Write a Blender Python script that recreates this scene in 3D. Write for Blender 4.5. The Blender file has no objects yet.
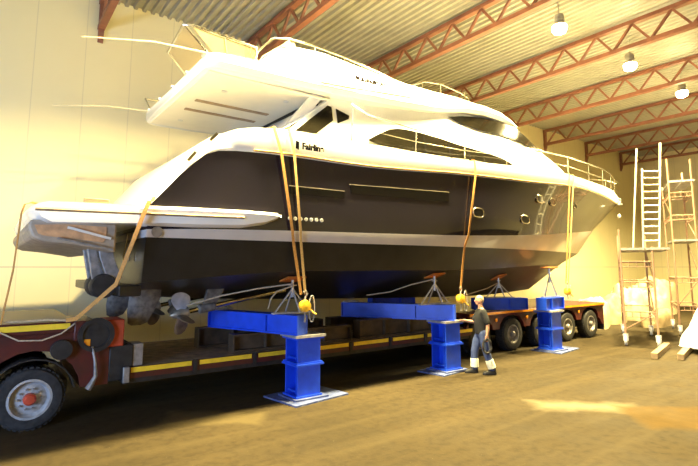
import bpy, math, random
from mathutils import Vector, Matrix
random.seed(7)
scene = bpy.context.scene
COL = scene.collection
PI = math.pi
R = math.radians

# ------------------------------------------------------------------ materials
def mat(name, col, rough=0.5, metal=0.0, nscale=6.0, namt=0.12, bump=0.0, coat=0.0, col2=None, emit=None, estr=0.0, trans=0.0, alpha=1.0, ior=1.45):
    m = bpy.data.materials.new(name); m.use_nodes = True
    nt = m.node_tree; b = nt.nodes['Principled BSDF']
    b.inputs['Roughness'].default_value = rough
    b.inputs['Metallic'].default_value = metal
    b.inputs['IOR'].default_value = ior
    if coat: b.inputs['Coat Weight'].default_value = coat; b.inputs['Coat Roughness'].default_value = 0.04
    if trans: b.inputs['Transmission Weight'].default_value = trans
    if alpha < 1: b.inputs['Alpha'].default_value = alpha
    tc = nt.nodes.new('ShaderNodeTexCoord')
    nz = nt.nodes.new('ShaderNodeTexNoise'); nz.inputs['Scale'].default_value = nscale; nz.inputs['Detail'].default_value = 5
    nt.links.new(tc.outputs['Object'], nz.inputs['Vector'])
    mx = nt.nodes.new('ShaderNodeMix'); mx.data_type = 'RGBA'
    c2 = col2 or tuple(max(0, c*(1-2.2*namt)) for c in col)
    mx.inputs[6].default_value = (*col, 1); mx.inputs[7].default_value = (*c2, 1)
    ramp = nt.nodes.new('ShaderNodeMapRange'); ramp.inputs[1].default_value = 0.35; ramp.inputs[2].default_value = 0.75
    nt.links.new(nz.outputs['Fac'], ramp.inputs[0]); nt.links.new(ramp.outputs[0], mx.inputs[0])
    nt.links.new(mx.outputs[2], b.inputs['Base Color'])
    if bump:
        bp = nt.nodes.new('ShaderNodeBump'); bp.inputs['Strength'].default_value = bump; bp.inputs['Distance'].default_value = 0.02
        nt.links.new(nz.outputs['Fac'], bp.inputs['Height']); nt.links.new(bp.outputs[0], b.inputs['Normal'])
    if emit:
        b.inputs['Emission Color'].default_value = (*emit, 1); b.inputs['Emission Strength'].default_value = estr
    return m

M = {}
M['gelcoat'] = mat('white_gelcoat', (0.86, 0.85, 0.80), 0.22, 0, 3, 0.02, coat=0.4)
M['navy'] = mat('navy_gloss', (0.016, 0.014, 0.024), 0.1, 0, 2, 0.1, coat=0.6)
M['stripe'] = mat('pearl_stripe', (0.58, 0.53, 0.48), 0.28, 0.0, 3, 0.04, coat=0.3)
M['antifoul'] = mat('black_antifouling', (0.016, 0.015, 0.0145), 0.38, 0, 2.5, 0.3, bump=0.15, col2=(0.008, 0.0075, 0.007))
M['glass'] = mat('dark_tinted_glass', (0.008, 0.0068, 0.004), 0.08, 0, 2, 0.2, ior=1.28)
M['blackwin'] = mat('black_hull_glass', (0.006, 0.006, 0.007), 0.06, 0, 2, 0.1)
M['steel'] = mat('polished_steel', (0.60, 0.56, 0.46), 0.2, 1.0, 8, 0.05)
M['greymetal'] = mat('grey_weathered_metal', (0.33, 0.31, 0.29), 0.5, 0.4, 9, 0.25, bump=0.1)
M['fouled'] = mat('fouled_metal', (0.21, 0.19, 0.165), 0.6, 0.2, 11, 0.3, bump=0.15, col2=(0.07, 0.065, 0.06))
M['bronze'] = mat('dull_bronze', (0.42, 0.36, 0.27), 0.42, 0.6, 9, 0.25)
M['recess'] = mat('bare_laminate', (0.70, 0.38, 0.17), 0.7, 0, 7, 0.2)
M['rubber'] = mat('tyre_rubber', (0.028, 0.026, 0.025), 0.8, 0, 12, 0.3, bump=0.1)
M['maroon'] = mat('maroon_trailer_paint', (0.085, 0.013, 0.011), 0.4, 0, 5, 0.3, col2=(0.05, 0.014, 0.012))
M['redpaint'] = mat('red_orange_paint', (0.50, 0.07, 0.03), 0.45, 0, 6, 0.2)
M['blackpaint'] = mat('dirty_black_paint', (0.022, 0.020, 0.019), 0.55, 0, 8, 0.3)
M['yellow'] = mat('yellow_marking_tape', (0.85, 0.58, 0.03), 0.5, 0, 9, 0.1)
M['amber'] = mat('amber_lens', (0.9, 0.33, 0.02), 0.25, 0, 9, 0.1)
M['rim'] = mat('grey_wheel_rim', (0.42, 0.42, 0.42), 0.5, 0.2, 9, 0.2)
M['hubred'] = mat('red_hub_paint', (0.55, 0.07, 0.03), 0.45, 0, 9, 0.2)
M['wood'] = mat('weathered_planks', (0.23, 0.165, 0.10), 0.8, 0, 5, 0.3, bump=0.2)
M['timber'] = mat('pale_timber', (0.28, 0.20, 0.12), 0.8, 0, 8, 0.2, bump=0.15)
M['rustbeam'] = mat('brown_primed_steel', (0.085, 0.055, 0.032), 0.6, 0, 4, 0.3)
M['blue'] = mat('bright_blue_paint', (0.012, 0.075, 0.72), 0.42, 0, 4, 0.12)
M['scuffed'] = mat('scuffed_blue_plate', (0.10, 0.125, 0.25), 0.7, 0.0, 7, 0.3, col2=(0.03, 0.05, 0.2))
M['orangepad'] = mat('orange_plywood_pad', (0.60, 0.17, 0.02), 0.65, 0, 8, 0.2)
M['galv'] = mat('galvanised_steel', (0.58, 0.58, 0.60), 0.42, 0.6, 14, 0.15)
M['strap'] = mat('orange_webbing', (0.52, 0.25, 0.06), 0.8, 0, 30, 0.15)
M['strapgold'] = mat('golden_webbing', (0.58, 0.36, 0.12), 0.8, 0, 30, 0.15)
M['rope'] = mat('beige_rope', (0.55, 0.44, 0.30), 0.9, 0, 40, 0.2)
M['hoist'] = mat('hoist_yellow', (0.85, 0.47, 0.03), 0.45, 0, 9, 0.15)
M['truss'] = mat('red_oxide_paint', (0.27, 0.105, 0.062), 0.55, 0, 4, 0.15)
M['scaff'] = mat('rusty_scaffold_tube', (0.42, 0.25, 0.15), 0.55, 0.3, 9, 0.25, col2=(0.30, 0.2, 0.16))
M['plat'] = mat('grey_scaffold_board', (0.36, 0.35, 0.35), 0.7, 0, 6, 0.2)
M['alu'] = mat('pale_aluminium', (0.50, 0.46, 0.36), 0.4, 0.3, 9, 0.08)
M['caster'] = mat('pale_grey_caster', (0.62, 0.64, 0.70), 0.5, 0, 9, 0.1)
M['skin'] = mat('skin', (0.48, 0.26, 0.17), 0.55, 0, 9, 0.06)
M['hair'] = mat('short_grey_hair', (0.42, 0.35, 0.26), 0.8, 0, 40, 0.2)
M['shirt'] = mat('black_cotton', (0.012, 0.013, 0.016), 0.9, 0, 20, 0.15)
M['trouser'] = mat('dark_blue_workwear', (0.05, 0.075, 0.19), 0.85, 0, 14, 0.15)
M['reflect'] = mat('pale_reflective_cloth', (0.72, 0.74, 0.62), 0.6, 0, 14, 0.1)
M['boot'] = mat('black_boot_leather', (0.02, 0.02, 0.022), 0.6, 0, 14, 0.1)
M['eye'] = mat('dark_eye', (0.03, 0.02, 0.02), 0.3)
M['lip'] = mat('lip', (0.45, 0.2, 0.16), 0.5)
M['mesh'] = mat('smoked_mesh_screen', (0.36, 0.27, 0.12), 0.35, 0, 9, 0.1, alpha=0.30)
M['plasticsheet'] = mat('white_plastic_sheet', (0.72, 0.74, 0.80), 0.3, 0, 5, 0.05, bump=0.3, trans=0.15)
M['tarp'] = mat('cream_tarpaulin', (0.58, 0.48, 0.31), 0.6, 0, 5, 0.12, bump=0.4)
M['tarp2'] = mat('tan_tarpaulin', (0.42, 0.31, 0.17), 0.65, 0, 5, 0.15, bump=0.4)
M['lampbody'] = mat('grey_lamp_housing', (0.45, 0.43, 0.38), 0.45, 0.3, 9, 0.1)
M['bulb'] = mat('lit_lamp_lens', (1, 0.9, 0.6), 0.4, emit=(1.0, 0.74, 0.34), estr=70)
M['lettering'] = mat('dark_lettering', (0.004, 0.0025, 0.003), 0.9)
M['lettering'].node_tree.nodes['Principled BSDF'].inputs['Specular IOR Level'].default_value = 0.02
M['paleinset'] = mat('pale_vent_metal', (0.7, 0.68, 0.62), 0.35, 0.3)
M['seat'] = mat('cream_upholstery', (0.72, 0.64, 0.45), 0.7)
M['silver'] = mat('silver_blade', (0.5, 0.52, 0.58), 0.35, 0.6, 9, 0.15)
M['ceil'] = mat('corrugated_deck', (0.42, 0.40, 0.33), 0.45, 0.25, 1.5, 0.1)
M['ledge_highlight'] = mat('painted_ledge_highlight', (0.45,0.38,0.26), 0.4, 0.2)  # cream tone stands in for the highlight on the hull window ledges
M['teak'] = mat('trim_brown', (0.33, 0.22, 0.12), 0.6)
M['tray'] = mat('weathered_laminate', (0.42, 0.33, 0.23), 0.6, 0, 6, 0.2)
M['unders'] = mat('cream_underside', (0.74, 0.68, 0.56), 0.4, 0, 3, 0.03)

# ------------------------------------------------------------------ mesh builder
class MB:
    def __init__(s): s.v = []; s.f = []; s.mi = []; s.m = 0
    def add(s, vs, fs):
        o = len(s.v); s.v += [Vector(p) for p in vs]
        for f in fs: s.f.append([i+o for i in f]); s.mi.append(s.m)
        return s
    def box(s, c, size, rot=None):
        c = Vector(c); h = [q/2 for q in size]; vs = []
        for x in (-1, 1):
            for y in (-1, 1):
                for z in (-1, 1):
                    p = Vector((x*h[0], y*h[1], z*h[2]))
                    vs.append(c + (rot @ p if rot else p))
        return s.add(vs, [(0,1,3,2),(4,6,7,5),(0,4,5,1),(2,3,7,6),(0,2,6,4),(1,5,7,3)])
    def bb(s, a, b):
        return s.box([(a[i]+b[i])/2 for i in range(3)], [abs(b[i]-a[i]) for i in range(3)])
    def bar(s, p0, p1, w, h, upv=(0,0,1)):
        p0 = Vector(p0); p1 = Vector(p1); d = (p1-p0); L = d.length; d.normalize()
        side = d.cross(Vector(upv))
        if side.length < 1e-4: side = d.cross(Vector((1,0,0)))
        side.normalize(); u2 = side.cross(d).normalized()
        rot = Matrix((d, side, u2)).transposed()
        return s.box((p0+p1)/2, (L, w, h), rot)
    def tube(s, pts, r, n=8, caps=True):
        pts = [Vector(p) for p in pts]; k = len(pts)
        rs = r if isinstance(r, (list, tuple)) else [r]*k
        vs = []; fs = []; prev = None
        for i, p in enumerate(pts):
            d = (pts[min(i+1,k-1)]-pts[max(i-1,0)]).normalized()
            if prev is None:
                a = d.orthogonal().normalized()
            else:
                a = prev - d*prev.dot(d)
                a = a.normalized() if a.length > 1e-5 else d.orthogonal().normalized()
            prev = a; b = d.cross(a)
            for j in range(n):
                t = 2*PI*j/n
                vs.append(p + (a*math.cos(t)+b*math.sin(t))*rs[i])
        for i in range(k-1):
            for j in range(n):
                j2 = (j+1) % n
                fs.append((i*n+j, i*n+j2, (i+1)*n+j2, (i+1)*n+j))
        if caps: fs.append(tuple(range(n))[::-1]); fs.append(tuple((k-1)*n+j for j in range(n)))
        return s.add(vs, fs)
    def lathe(s, prof, origin, axis=(0,1,0), n=24, caps=True):
        o = Vector(origin); ax = Vector(axis).normalized(); a = ax.orthogonal().normalized(); b = ax.cross(a)
        vs = []; fs = []; k = len(prof)
        for (r, h) in prof:
            for j in range(n):
                t = 2*PI*j/n
                vs.append(o + ax*h + (a*math.cos(t)+b*math.sin(t))*max(r, 1e-4))
        for i in range(k-1):
            for j in range(n):
                j2 = (j+1) % n
                fs.append((i*n+j, (i+1)*n+j, (i+1)*n+j2, i*n+j2))
        if caps: fs.append(tuple(range(n))); fs.append(tuple((k-1)*n+j for j in range(n))[::-1])
        return s.add(vs, fs)
    def prism(s, poly, depth):                 # poly: 3D points, depth: vector
        n = len(poly); d = Vector(depth); P = [Vector(p) for p in poly]
        return s.add(P+[p+d for p in P], [tuple(range(n))[::-1], tuple(range(n, 2*n))]+[(i, (i+1)%n, n+(i+1)%n, n+i) for i in range(n)])
    def grid(s, rows, flip=False, closed=False, rowmat=None):
        m = len(rows[0]); vs = [p for r in rows for p in r]; o = len(s.v)
        s.v += [Vector(p) for p in vs]
        for i in range(len(rows)-1):
            for j in range(m if closed else m-1):
                j2 = (j+1) % m
                f = [i*m+j, i*m+j2, (i+1)*m+j2, (i+1)*m+j]
                if flip: f = f[::-1]
                s.f.append([q+o for q in f]); s.mi.append(rowmat[j] if rowmat else s.m)
        return s
    def slab(s, rows, off):                     # grid given thickness along a fixed vector
        off = Vector(off); m = len(rows[0]); n = len(rows)
        s.grid(rows); s.grid([[Vector(p)+off for p in r] for r in rows], flip=True)
        rim = [rows[0][j] for j in range(m)] + [rows[i][m-1] for i in range(1, n)] + [rows[n-1][j] for j in range(m-2, -1, -1)] + [rows[i][0] for i in range(n-2, 0, -1)]
        s.grid([rim, [Vector(p)+off for p in rim]], flip=True, closed=True)
        return s
    def ball(s, c, r, n=10, sc=(1,1,1)):
        prof = []
        c = Vector(c); vs = []; fs = []
        for i in range(n+1):
            th = PI*i/n
            for j in range(2*n):
                ph = PI*j/n
                vs.append(c + Vector((r*sc[0]*math.sin(th)*math.cos(ph), r*sc[1]*math.sin(th)*math.sin(ph), r*sc[2]*math.cos(th))))
        for i in range(n):
            for j in range(2*n):
                j2 = (j+1) % (2*n); fs.append((i*2*n+j, (i+1)*2*n+j, (i+1)*2*n+j2, i*2*n+j2))
        return s.add(vs, fs)
    def build(s, name, mats, parent=None, smooth=True, angle=35, bevel=0.0):
        me = bpy.data.meshes.new(name)
        off = Vector((0,0,0)); q = parent
        while q is not None: off += q.location; q = q.parent
        me.from_pydata([tuple(p-off) for p in s.v], [], s.f)
        if not isinstance(mats, (list, tuple)): mats = [mats]
        for mm in mats: me.materials.append(mm)
        for p, k in zip(me.polygons, s.mi): p.material_index = min(k, len(mats)-1)
        me.validate(); me.update()
        import bmesh
        bm = bmesh.new(); bm.from_mesh(me)
        bmesh.ops.remove_doubles(bm, verts=bm.verts, dist=1e-5)
        bmesh.ops.recalc_face_normals(bm, faces=bm.faces)
        bm.to_mesh(me); bm.free()
        if smooth:
            for p in me.polygons: p.use_smooth = True
            me.set_sharp_from_angle(angle=R(angle))
        o = bpy.data.objects.new(name, me); COL.objects.link(o)
        if parent: o.parent = parent
        if bevel:
            b = o.modifiers.new('bevel', 'BEVEL'); b.width = bevel; b.segments = 2; b.limit_method = 'ANGLE'
        return o

def tag(o, label, cat, group=None, kind=None):
    o['label'] = label; o['category'] = cat
    if group: o['group'] = group
    if kind: o['kind'] = kind
    return o
def thing(name, label, cat, loc=(0,0,0), group=None):
    o = bpy.data.objects.new(name, None); COL.objects.link(o); o.location = loc
    o.empty_display_size = 0.2
    return tag(o, label, cat, group)
def struct(o): o['kind'] = 'structure'; return o
def copy_tree(o, parent=None):
    c = o.copy(); COL.objects.link(c)
    if parent: c.parent = parent
    for ch in list(o.children): copy_tree(ch, c)
    return c
def interp(tab, x):
    if x <= tab[0][0]: return tab[0][1]
    for i in range(len(tab)-1):
        a, b = tab[i], tab[i+1]
        if x <= b[0]:
            # monotone-ish cubic (Catmull-Rom tangents, limited)
            h = b[0]-a[0]; t = (x-a[0])/h; d = (b[1]-a[1])/h
            def slope(k):
                if k <= 0 or k >= len(tab)-1:
                    k2 = min(max(k,0), len(tab)-2); return (tab[k2+1][1]-tab[k2][1])/(tab[k2+1][0]-tab[k2][0])
                d0 = (tab[k][1]-tab[k-1][1])/(tab[k][0]-tab[k-1][0]); d1 = (tab[k+1][1]-tab[k][1])/(tab[k+1][0]-tab[k][0])
                return 0 if d0*d1 <= 0 else 2*d0*d1/(d0+d1)
            m0, m1 = slope(i), slope(i+1)
            return (2*t**3-3*t**2+1)*a[1]+(t**3-2*t**2+t)*h*m0+(-2*t**3+3*t**2)*b[1]+(t**3-t**2)*h*m1
    return tab[-1][1]
def add_text(body, size, name, m, parent, origin, xdir, updir, extr=0.004, bold=0.045):
    cu = bpy.data.curves.new(name, 'FONT'); cu.body = body; cu.size = size; cu.extrude = extr; cu.offset = size*bold
    t = bpy.data.objects.new(name, cu); COL.objects.link(t)
    bpy.context.view_layer.update()
    me = bpy.data.meshes.new_from_object(t.evaluated_get(bpy.context.evaluated_depsgraph_get()))
    bpy.data.objects.remove(t)
    o = bpy.data.objects.new(name, me); COL.objects.link(o); me.materials.clear(); me.materials.append(m)
    xd = Vector(xdir).normalized(); ud = Vector(updir); zd = xd.cross(ud).normalized(); ud = zd.cross(xd)
    off = Vector((0,0,0)); q = parent
    while q is not None: off += q.location; q = q.parent
    mt = Matrix((xd, ud, zd)).transposed().to_4x4(); mt.translation = Vector(origin)-off
    me.transform(mt); o.parent = parent
    return o

# ------------------------------------------------------------------ camera
# world axes: x runs along the hall wall (away to the right), y towards the wall, z up; camera stands at the origin
CAMH = 2.45
cd = bpy.data.cameras.new('camera'); cam = bpy.data.objects.new('camera', cd); COL.objects.link(cam)
cam.location = (0, 0, CAMH)
cam.rotation_euler = (R(90)+math.atan(60/485), 0, -R(36.5))
cd.sensor_width = 36; cd.lens = 36*485/698; cd.shift_y = -26/698; cd.clip_end = 200
scene.camera = cam

# ------------------------------------------------------------------ room
WALL_Y = 15.0; CEIL = 10.2; X0 = -9.0; X1 = 36.5; Y0 = -13.0
def wall_material():
    m = bpy.data.materials.new('painted_wall_panels'); m.use_nodes = True
    nt = m.node_tree; b = nt.nodes['Principled BSDF']; b.inputs['Roughness'].default_value = 0.55
    g = nt.nodes.new('ShaderNodeNewGeometry'); sp = nt.nodes.new('ShaderNodeSeparateXYZ'); nt.links.new(g.outputs['Position'], sp.inputs[0])
    def math_(op, a, bb=None, c=None):
        n = nt.nodes.new('ShaderNodeMath'); n.operation = op
        for i, q in enumerate((a, bb, c)):
            if q is None: continue
            if isinstance(q, (int, float)): n.inputs[i].default_value = q
            else: nt.links.new(q, n.inputs[i])
        return n.outputs[0]
    s = math_('ADD', sp.outputs[0], sp.outputs[1])
    pp = math_('PINGPONG', s, 0.6)
    seam = math_('LESS_THAN', pp, 0.012)
    hz = math_('COMPARE', sp.outputs[2], CAMH+0.0, 0.022)
    line = math_('MAXIMUM', math_('MULTIPLY', seam, 0.30), math_('MULTIPLY', hz, 0.55))
    nz = nt.nodes.new('ShaderNodeTexNoise'); nz.inputs['Scale'].default_value = 0.5; nz.inputs['Detail'].default_value = 6
    nt.links.new(g.outputs['Position'], nz.inputs['Vector'])
    fac = math_('ADD', line, math_('MULTIPLY', math_('SUBTRACT', nz.outputs['Fac'], 0.4), 0.3))
    mx = nt.nodes.new('ShaderNodeMix'); mx.data_type = 'RGBA'
    mx.inputs[6].default_value = (0.84, 0.75, 0.46, 1); mx.inputs[7].default_value = (0.44, 0.38, 0.27, 1)
    nt.links.new(fac, mx.inputs[0]); nt.links.new(mx.outputs[2], b.inputs['Base Color'])
    return m
M['wall'] = wall_material()
def floor_material():
    m = bpy.data.materials.new('worn_concrete_floor'); m.use_nodes = True
    nt = m.node_tree; b = nt.nodes['Principled BSDF']
    g = nt.nodes.new('ShaderNodeNewGeometry')
    def link(a, c): nt.links.new(a, c)
    def mth(op, a, bb=None, clamp=False):
        n = nt.nodes.new('ShaderNodeMath'); n.operation = op; n.use_clamp = clamp
        for i, q in enumerate((a, bb)):
            if q is None: continue
            if isinstance(q, (int, float)): n.inputs[i].default_value = q
            else: link(q, n.inputs[i])
        return n.outputs[0]
    def noise(scale, det=6, stretch=None, rot=0, rough=0.55):
        mp = nt.nodes.new('ShaderNodeMapping'); mp.inputs['Rotation'].default_value = (0, 0, rot)
        if stretch: mp.inputs['Scale'].default_value = stretch
        link(g.outputs['Position'], mp.inputs['Vector'])
        n = nt.nodes.new('ShaderNodeTexNoise'); n.inputs['Scale'].default_value = scale; n.inputs['Detail'].default_value = det
        n.inputs['Roughness'].default_value = rough
        link(mp.outputs[0], n.inputs['Vector']); return n.outputs['Fac']
    def rng(v, a, c, lo=0, hi=1):
        n = nt.nodes.new('ShaderNodeMapRange'); n.inputs[1].default_value = a; n.inputs[2].default_value = c
        n.inputs[3].default_value = lo; n.inputs[4].default_value = hi; link(v, n.inputs[0]); return n.outputs[0]
    def mixc(f, a, c):
        n = nt.nodes.new('ShaderNodeMix'); n.data_type = 'RGBA'
        if isinstance(f, (int, float)): n.inputs[0].default_value = f
        else: link(f, n.inputs[0])
        for i, q in ((6, a), (7, c)):
            if isinstance(q, tuple): n.inputs[i].default_value = (*q, 1)
            else: link(q, n.inputs[i])
        return n.outputs[2]
    def boxmask(cx, cy, ang, hx, hy, soft, wob=0.25):
        mp = nt.nodes.new('ShaderNodeMapping'); mp.vector_type = 'TEXTURE'
        mp.inputs['Location'].default_value = (cx, cy, 0); mp.inputs['Rotation'].default_value = (0, 0, ang)
        link(g.outputs['Position'], mp.inputs['Vector'])
        sp = nt.nodes.new('ShaderNodeSeparateXYZ'); link(mp.outputs[0], sp.inputs[0])
        w = mth('MULTIPLY', mth('SUBTRACT', noise(2.2), 0.5), wob*2)
        ax = mth('ADD', mth('SUBTRACT', mth('ABSOLUTE', sp.outputs[0]), hx), w)
        ay = mth('ADD', mth('SUBTRACT', mth('ABSOLUTE', sp.outputs[1]), hy), w)
        return rng(mth('MAXIMUM', ax, ay), -soft, soft, 1, 0)
    base = mixc(rng(noise(0.55), 0.3, 0.7), (0.0313, 0.0231, 0.0109), (0.0481, 0.0348, 0.0161))
    base = mixc(rng(noise(7, 8), 0.45, 0.8), base, (0.0221, 0.0162, 0.0081))
    base = mixc(mth('MULTIPLY', rng(noise(1.3, 7, (0.12, 1.6, 1), R(-30)), 0.5, 0.75), 0.5), base, (0.0663, 0.0492, 0.0232))
    base = mixc(mth('MULTIPLY', rng(noise(1.6, 7, (0.15, 2.0, 1), R(-12)), 0.55, 0.75), 0.5), base, (0.0180, 0.0137, 0.0068))
    # pale specks of dust and paint
    base = mixc(mth('MULTIPLY', rng(noise(26, 2), 0.73, 0.78), 0.6), base, (0.1285, 0.1059, 0.0620))
    # light rectangle ground into the floor, pale streak of dust, brown wet-looking patch
    base = mixc(mth('MULTIPLY', boxmask(3.15, 8.0, R(-36), 0.80, 0.33, 0.10, 0.12), 0.55), base, (0.0950, 0.0725, 0.0325))
    base = mixc(mth('MULTIPLY', boxmask(8.7, 4.72, R(-43), 0.85, 0.22, 0.20, 0.25), 0.8), base, (0.17, 0.142, 0.09))
    base = mixc(mth('MULTIPLY', boxmask(9.62, 3.22, R(-40), 1.15, 0.62, 0.10, 0.22), 0.9), base, mixc(noise(3, 6), (0.084, 0.047, 0.006), (0.042, 0.026, 0.005)))
    link(base, b.inputs['Base Color'])
    link(rng(noise(1.1), 0.3, 0.7, 0.75, 0.9), b.inputs['Roughness']); b.inputs['Specular IOR Level'].default_value = 0.12
    bp = nt.nodes.new('ShaderNodeBump'); bp.inputs['Strength'].default_value = 0.25; bp.inputs['Distance'].default_value = 0.01
    link(noise(18, 8), bp.inputs['Height']); link(bp.outputs[0], b.inputs['Normal'])
    return m
M['floor'] = floor_material()
struct(MB().bb((X0, Y0, -0.3), (X1, WALL_Y, 0)).build('floor', M['floor'], smooth=False))
struct(MB().bb((X0-0.3, WALL_Y, -0.3), (X1+0.3, WALL_Y+0.3, CEIL+0.4)).build('wall_back', M['wall'], smooth=False))
struct(MB().bb((X1, Y0, -0.3), (X1+0.3, WALL_Y, CEIL+0.4)).build('wall_right', M['wall'], smooth=False))
struct(MB().bb((X0-0.3, Y0, -0.3), (X0, WALL_Y, CEIL+0.4)).build('wall_left', M['wall'], smooth=False))
struct(MB().bb((X0-0.3, Y0-0.3, -0.3), (X1+0.3, Y0, CEIL+0.4)).build('wall_front', M['wall'], smooth=False))
# corrugated steel deck: ribs run from wall to wall across the hall
pit = 0.25; dep = 0.085; prof = []
x = X0
while x < X1:
    prof += [(x, 0), (x+0.09, 0), (x+0.125, dep), (x+0.215, dep)]; x += pit
prof.append((X1, 0))
c = MB(); c.grid([[(px, Y0, CEIL+pz) for px, pz in prof], [(px, WALL_Y, CEIL+pz) for px, pz in prof]])
c.grid([[(px, Y0, CEIL+0.2) for px, pz in prof], [(px, WALL_Y, CEIL+0.2) for px, pz in prof]], flip=True)
struct(c.build('ceiling', M['ceil'], smooth=False))

# roof trusses
SP = 4.54; TX0 = 2.14; TT = CEIL-0.05; TB = 9.25
ordw = ['first', 'second', 'third', 'fourth', 'fifth', 'sixth', 'seventh', 'eighth']
tr = thing('roof_truss', 'x', 'truss', (0, 0, 0), 'red roof trusses')
YF = Y0+0.02; YB = WALL_Y-0.02
MB().bb((-0.09, YF, TT-0.12), (0.09, YB, TT)).build('top_chord', M['truss'], tr, smooth=False)
MB().bb((-0.09, YF+0.6, TB), (0.09, YB, TB+0.13)).build('bottom_chord', M['truss'], tr, smooth=False)
MB().prism([(-0.07, YB-0.14, TT), (-0.07, YB-0.14, TB-0.1), (-0.07, YB-0.04, TB-0.38), (-0.07, YB, TB-0.38), (-0.07, YB, TT)], (0.14, 0, 0)).build('end_post', M['truss'], tr, smooth=False)
y = YB-0.2; k = 0
while y > YF+1.2:
    z0, z1 = (TB+0.1, TT-0.1) if k % 2 == 0 else (TT-0.1, TB+0.1)
    MB().bar((0, y, z0), (0, y-0.62 if k % 2 == 0 else y-0.5, z1), 0.07, 0.07, (1, 0, 0)).build('web_diagonal', M['truss'], tr, smooth=False)
    y -= 0.62 if k % 2 == 0 else 0.5
    k += 1
desc = ['nearest the left edge, showing only its tapered end on the wall', 'rising just behind the flybridge screen', 'behind the flybridge rail, left of every lamp',
        'passing left of the nearest ceiling lamp', 'between the nearest and the middle ceiling lamp', 'between the middle and the farthest ceiling lamp',
        'just beyond the farthest ceiling lamp', 'farthest away, above the ladder and scaffold']
for k in range(8):
    o = tr if k == 0 else copy_tree(tr)
    o.location = (TX0+SP*k, 0, 0)
    o['label'] = 'red steel roof truss ' + desc[k]

# high-bay lamps
LY = 7.05; DROP = 0.45
def lamp(x, y, label):
    zt = CEIL-DROP
    t = thing('ceiling_lamp', label, 'lamp', (x, y, zt-0.62), 'round ceiling lamps')
    MB().tube([(x, y, zt+DROP+0.02), (x, y, zt-0.06)], 0.02).build('hanger', M['lampbody'], t)
    MB().lathe([(0.06, 0), (0.13, 0), (0.15, -0.2), (0.10, -0.25)], (x, y, zt-0.05), (0,0,1), 20).build('housing', M['lampbody'], t)
    MB().lathe([(0.10, 0), (0.15, -0.05), (0.20, -0.13), (0.21, -0.14), (0.195, -0.13), (0.14, -0.05), (0.09, -0.01)], (x, y, zt-0.26), (0,0,1), 24, caps=False).build('reflector', M['lampbody'], t)
    MB().lathe([(0.02, 0), (0.13, -0.01), (0.20, -0.10), (0.21, -0.17), (0.17, -0.26), (0.08, -0.31), (0.01, -0.32)], (x, y, zt-0.32), (0,0,1), 24).build('lens', M['bulb'], t)
    return t
lamp(12.78, LY, 'lit round ceiling lamp nearest the camera, leftmost of the row of three')
lamp(17.2, LY, 'lit round ceiling lamp in the middle of the row of three')
lamp(21.65, LY, 'lit round ceiling lamp farthest away, near the right edge')
KEY = (1.0, 0.81, 0.36)
def area(name, loc, power, size, col=KEY, rot=(0,0,0), spread=180):
    l = bpy.data.lights.new(name, 'AREA'); l.shape = 'DISK'; l.size = size; l.energy = power; l.color = col; l.spread = R(spread)
    o = bpy.data.objects.new(name, l); COL.objects.link(o); o.location = loc; o.rotation_euler = rot
    return o
def point(name, loc, power, col=KEY, rad=0.2):
    l = bpy.data.lights.new(name, 'POINT'); l.energy = power; l.color = col; l.shadow_soft_size = rad
    o = bpy.data.objects.new(name, l); COL.objects.link(o); o.location = loc
    return o
for x in (2.2, 5.4, 8.8, 12.78, 17.2, 21.65, 26.1):
    area('lamp_light', (x, LY, CEIL-DROP-0.78), 1800 if x < 16 else 2500, 0.5, spread=150)
for x in (12.78, 17.2, 21.65, 26.1):
    point('lamp_glow', (x, LY, CEIL-DROP-0.95), 90, rad=0.25)
for x in (2.0, 11.5, 21.0, 30.0):
    area('lamp_light', (x, -3.0, CEIL-0.78), 300, 0.5, spread=150)
# cool daylight from the open gate behind and left of the camera
dl = bpy.data.lights.new('gate_daylight', 'AREA'); dl.shape = 'RECTANGLE'; dl.size = 6; dl.size_y = 3.6; dl.energy = 2100; dl.color = (0.38, 0.58, 1.0)
do = bpy.data.objects.new('gate_daylight', dl); COL.objects.link(do); do.location = (-8.4, 3.0, 1.9); do.rotation_euler = (R(90), 0, R(-42))
w = bpy.data.worlds.new('world'); scene.world = w; w.use_nodes = True
w.node_tree.nodes['Background'].inputs[0].default_value = (0.8, 0.7, 0.5, 1); w.node_tree.nodes['Background'].inputs[1].default_value = 0.02
scene.view_settings.view_transform = 'Standard'; scene.view_settings.look = 'None'; scene.view_settings.gamma = 1; scene.view_settings.use_curve_mapping = False
scene.view_settings.exposure = 0.32

# ------------------------------------------------------------------ motor yacht
YC = 10.3
boat = thing('motor_yacht', 'large motor yacht with navy hull and white upper works held up on blue stands', 'yacht', (10, YC, 1.6))
ZK = [(1.9,1.95),(3.5,1.80),(7,1.66),(12.9,1.54),(15.6,1.66)]
ZC = [(1.9,2.20),(5,2.36),(9,2.36),(13,2.45),(17.9,2.60)]
ZSB = [(1.9,2.90),(9,2.93),(19.1,2.98)]
ZST = [(1.9,3.02),(3,3.07),(9,3.20),(12.3,3.35),(14.6,3.51),(20.4,3.96)]
ZN = [(1.92,3.39),(2.15,3.66),(2.5,4.06),(2.91,4.37),(3.5,4.44),(4.3,4.47),(5.7,4.48),(9,4.66),(12.1,4.81),(15.3,5.03),(18.3,5.09),(20.7,5.10),(22.84,5.34)]
ZS = [(1.94,3.42),(2.2,3.80),(2.72,4.42),(3.0,4.68),(3.3,4.82),(3.8,4.93),(4.4,4.98),(6.2,5.0),(9,5.05),(14.2,5.38),(16.6,5.42),(21,5.56),(22.92,5.52)]
def TF(B, u0, u1, p): return lambda u: B if u < u0 else (0.0 if u >= u1 else B*(1-((u-u0)/(u1-u0))**p))
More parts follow.
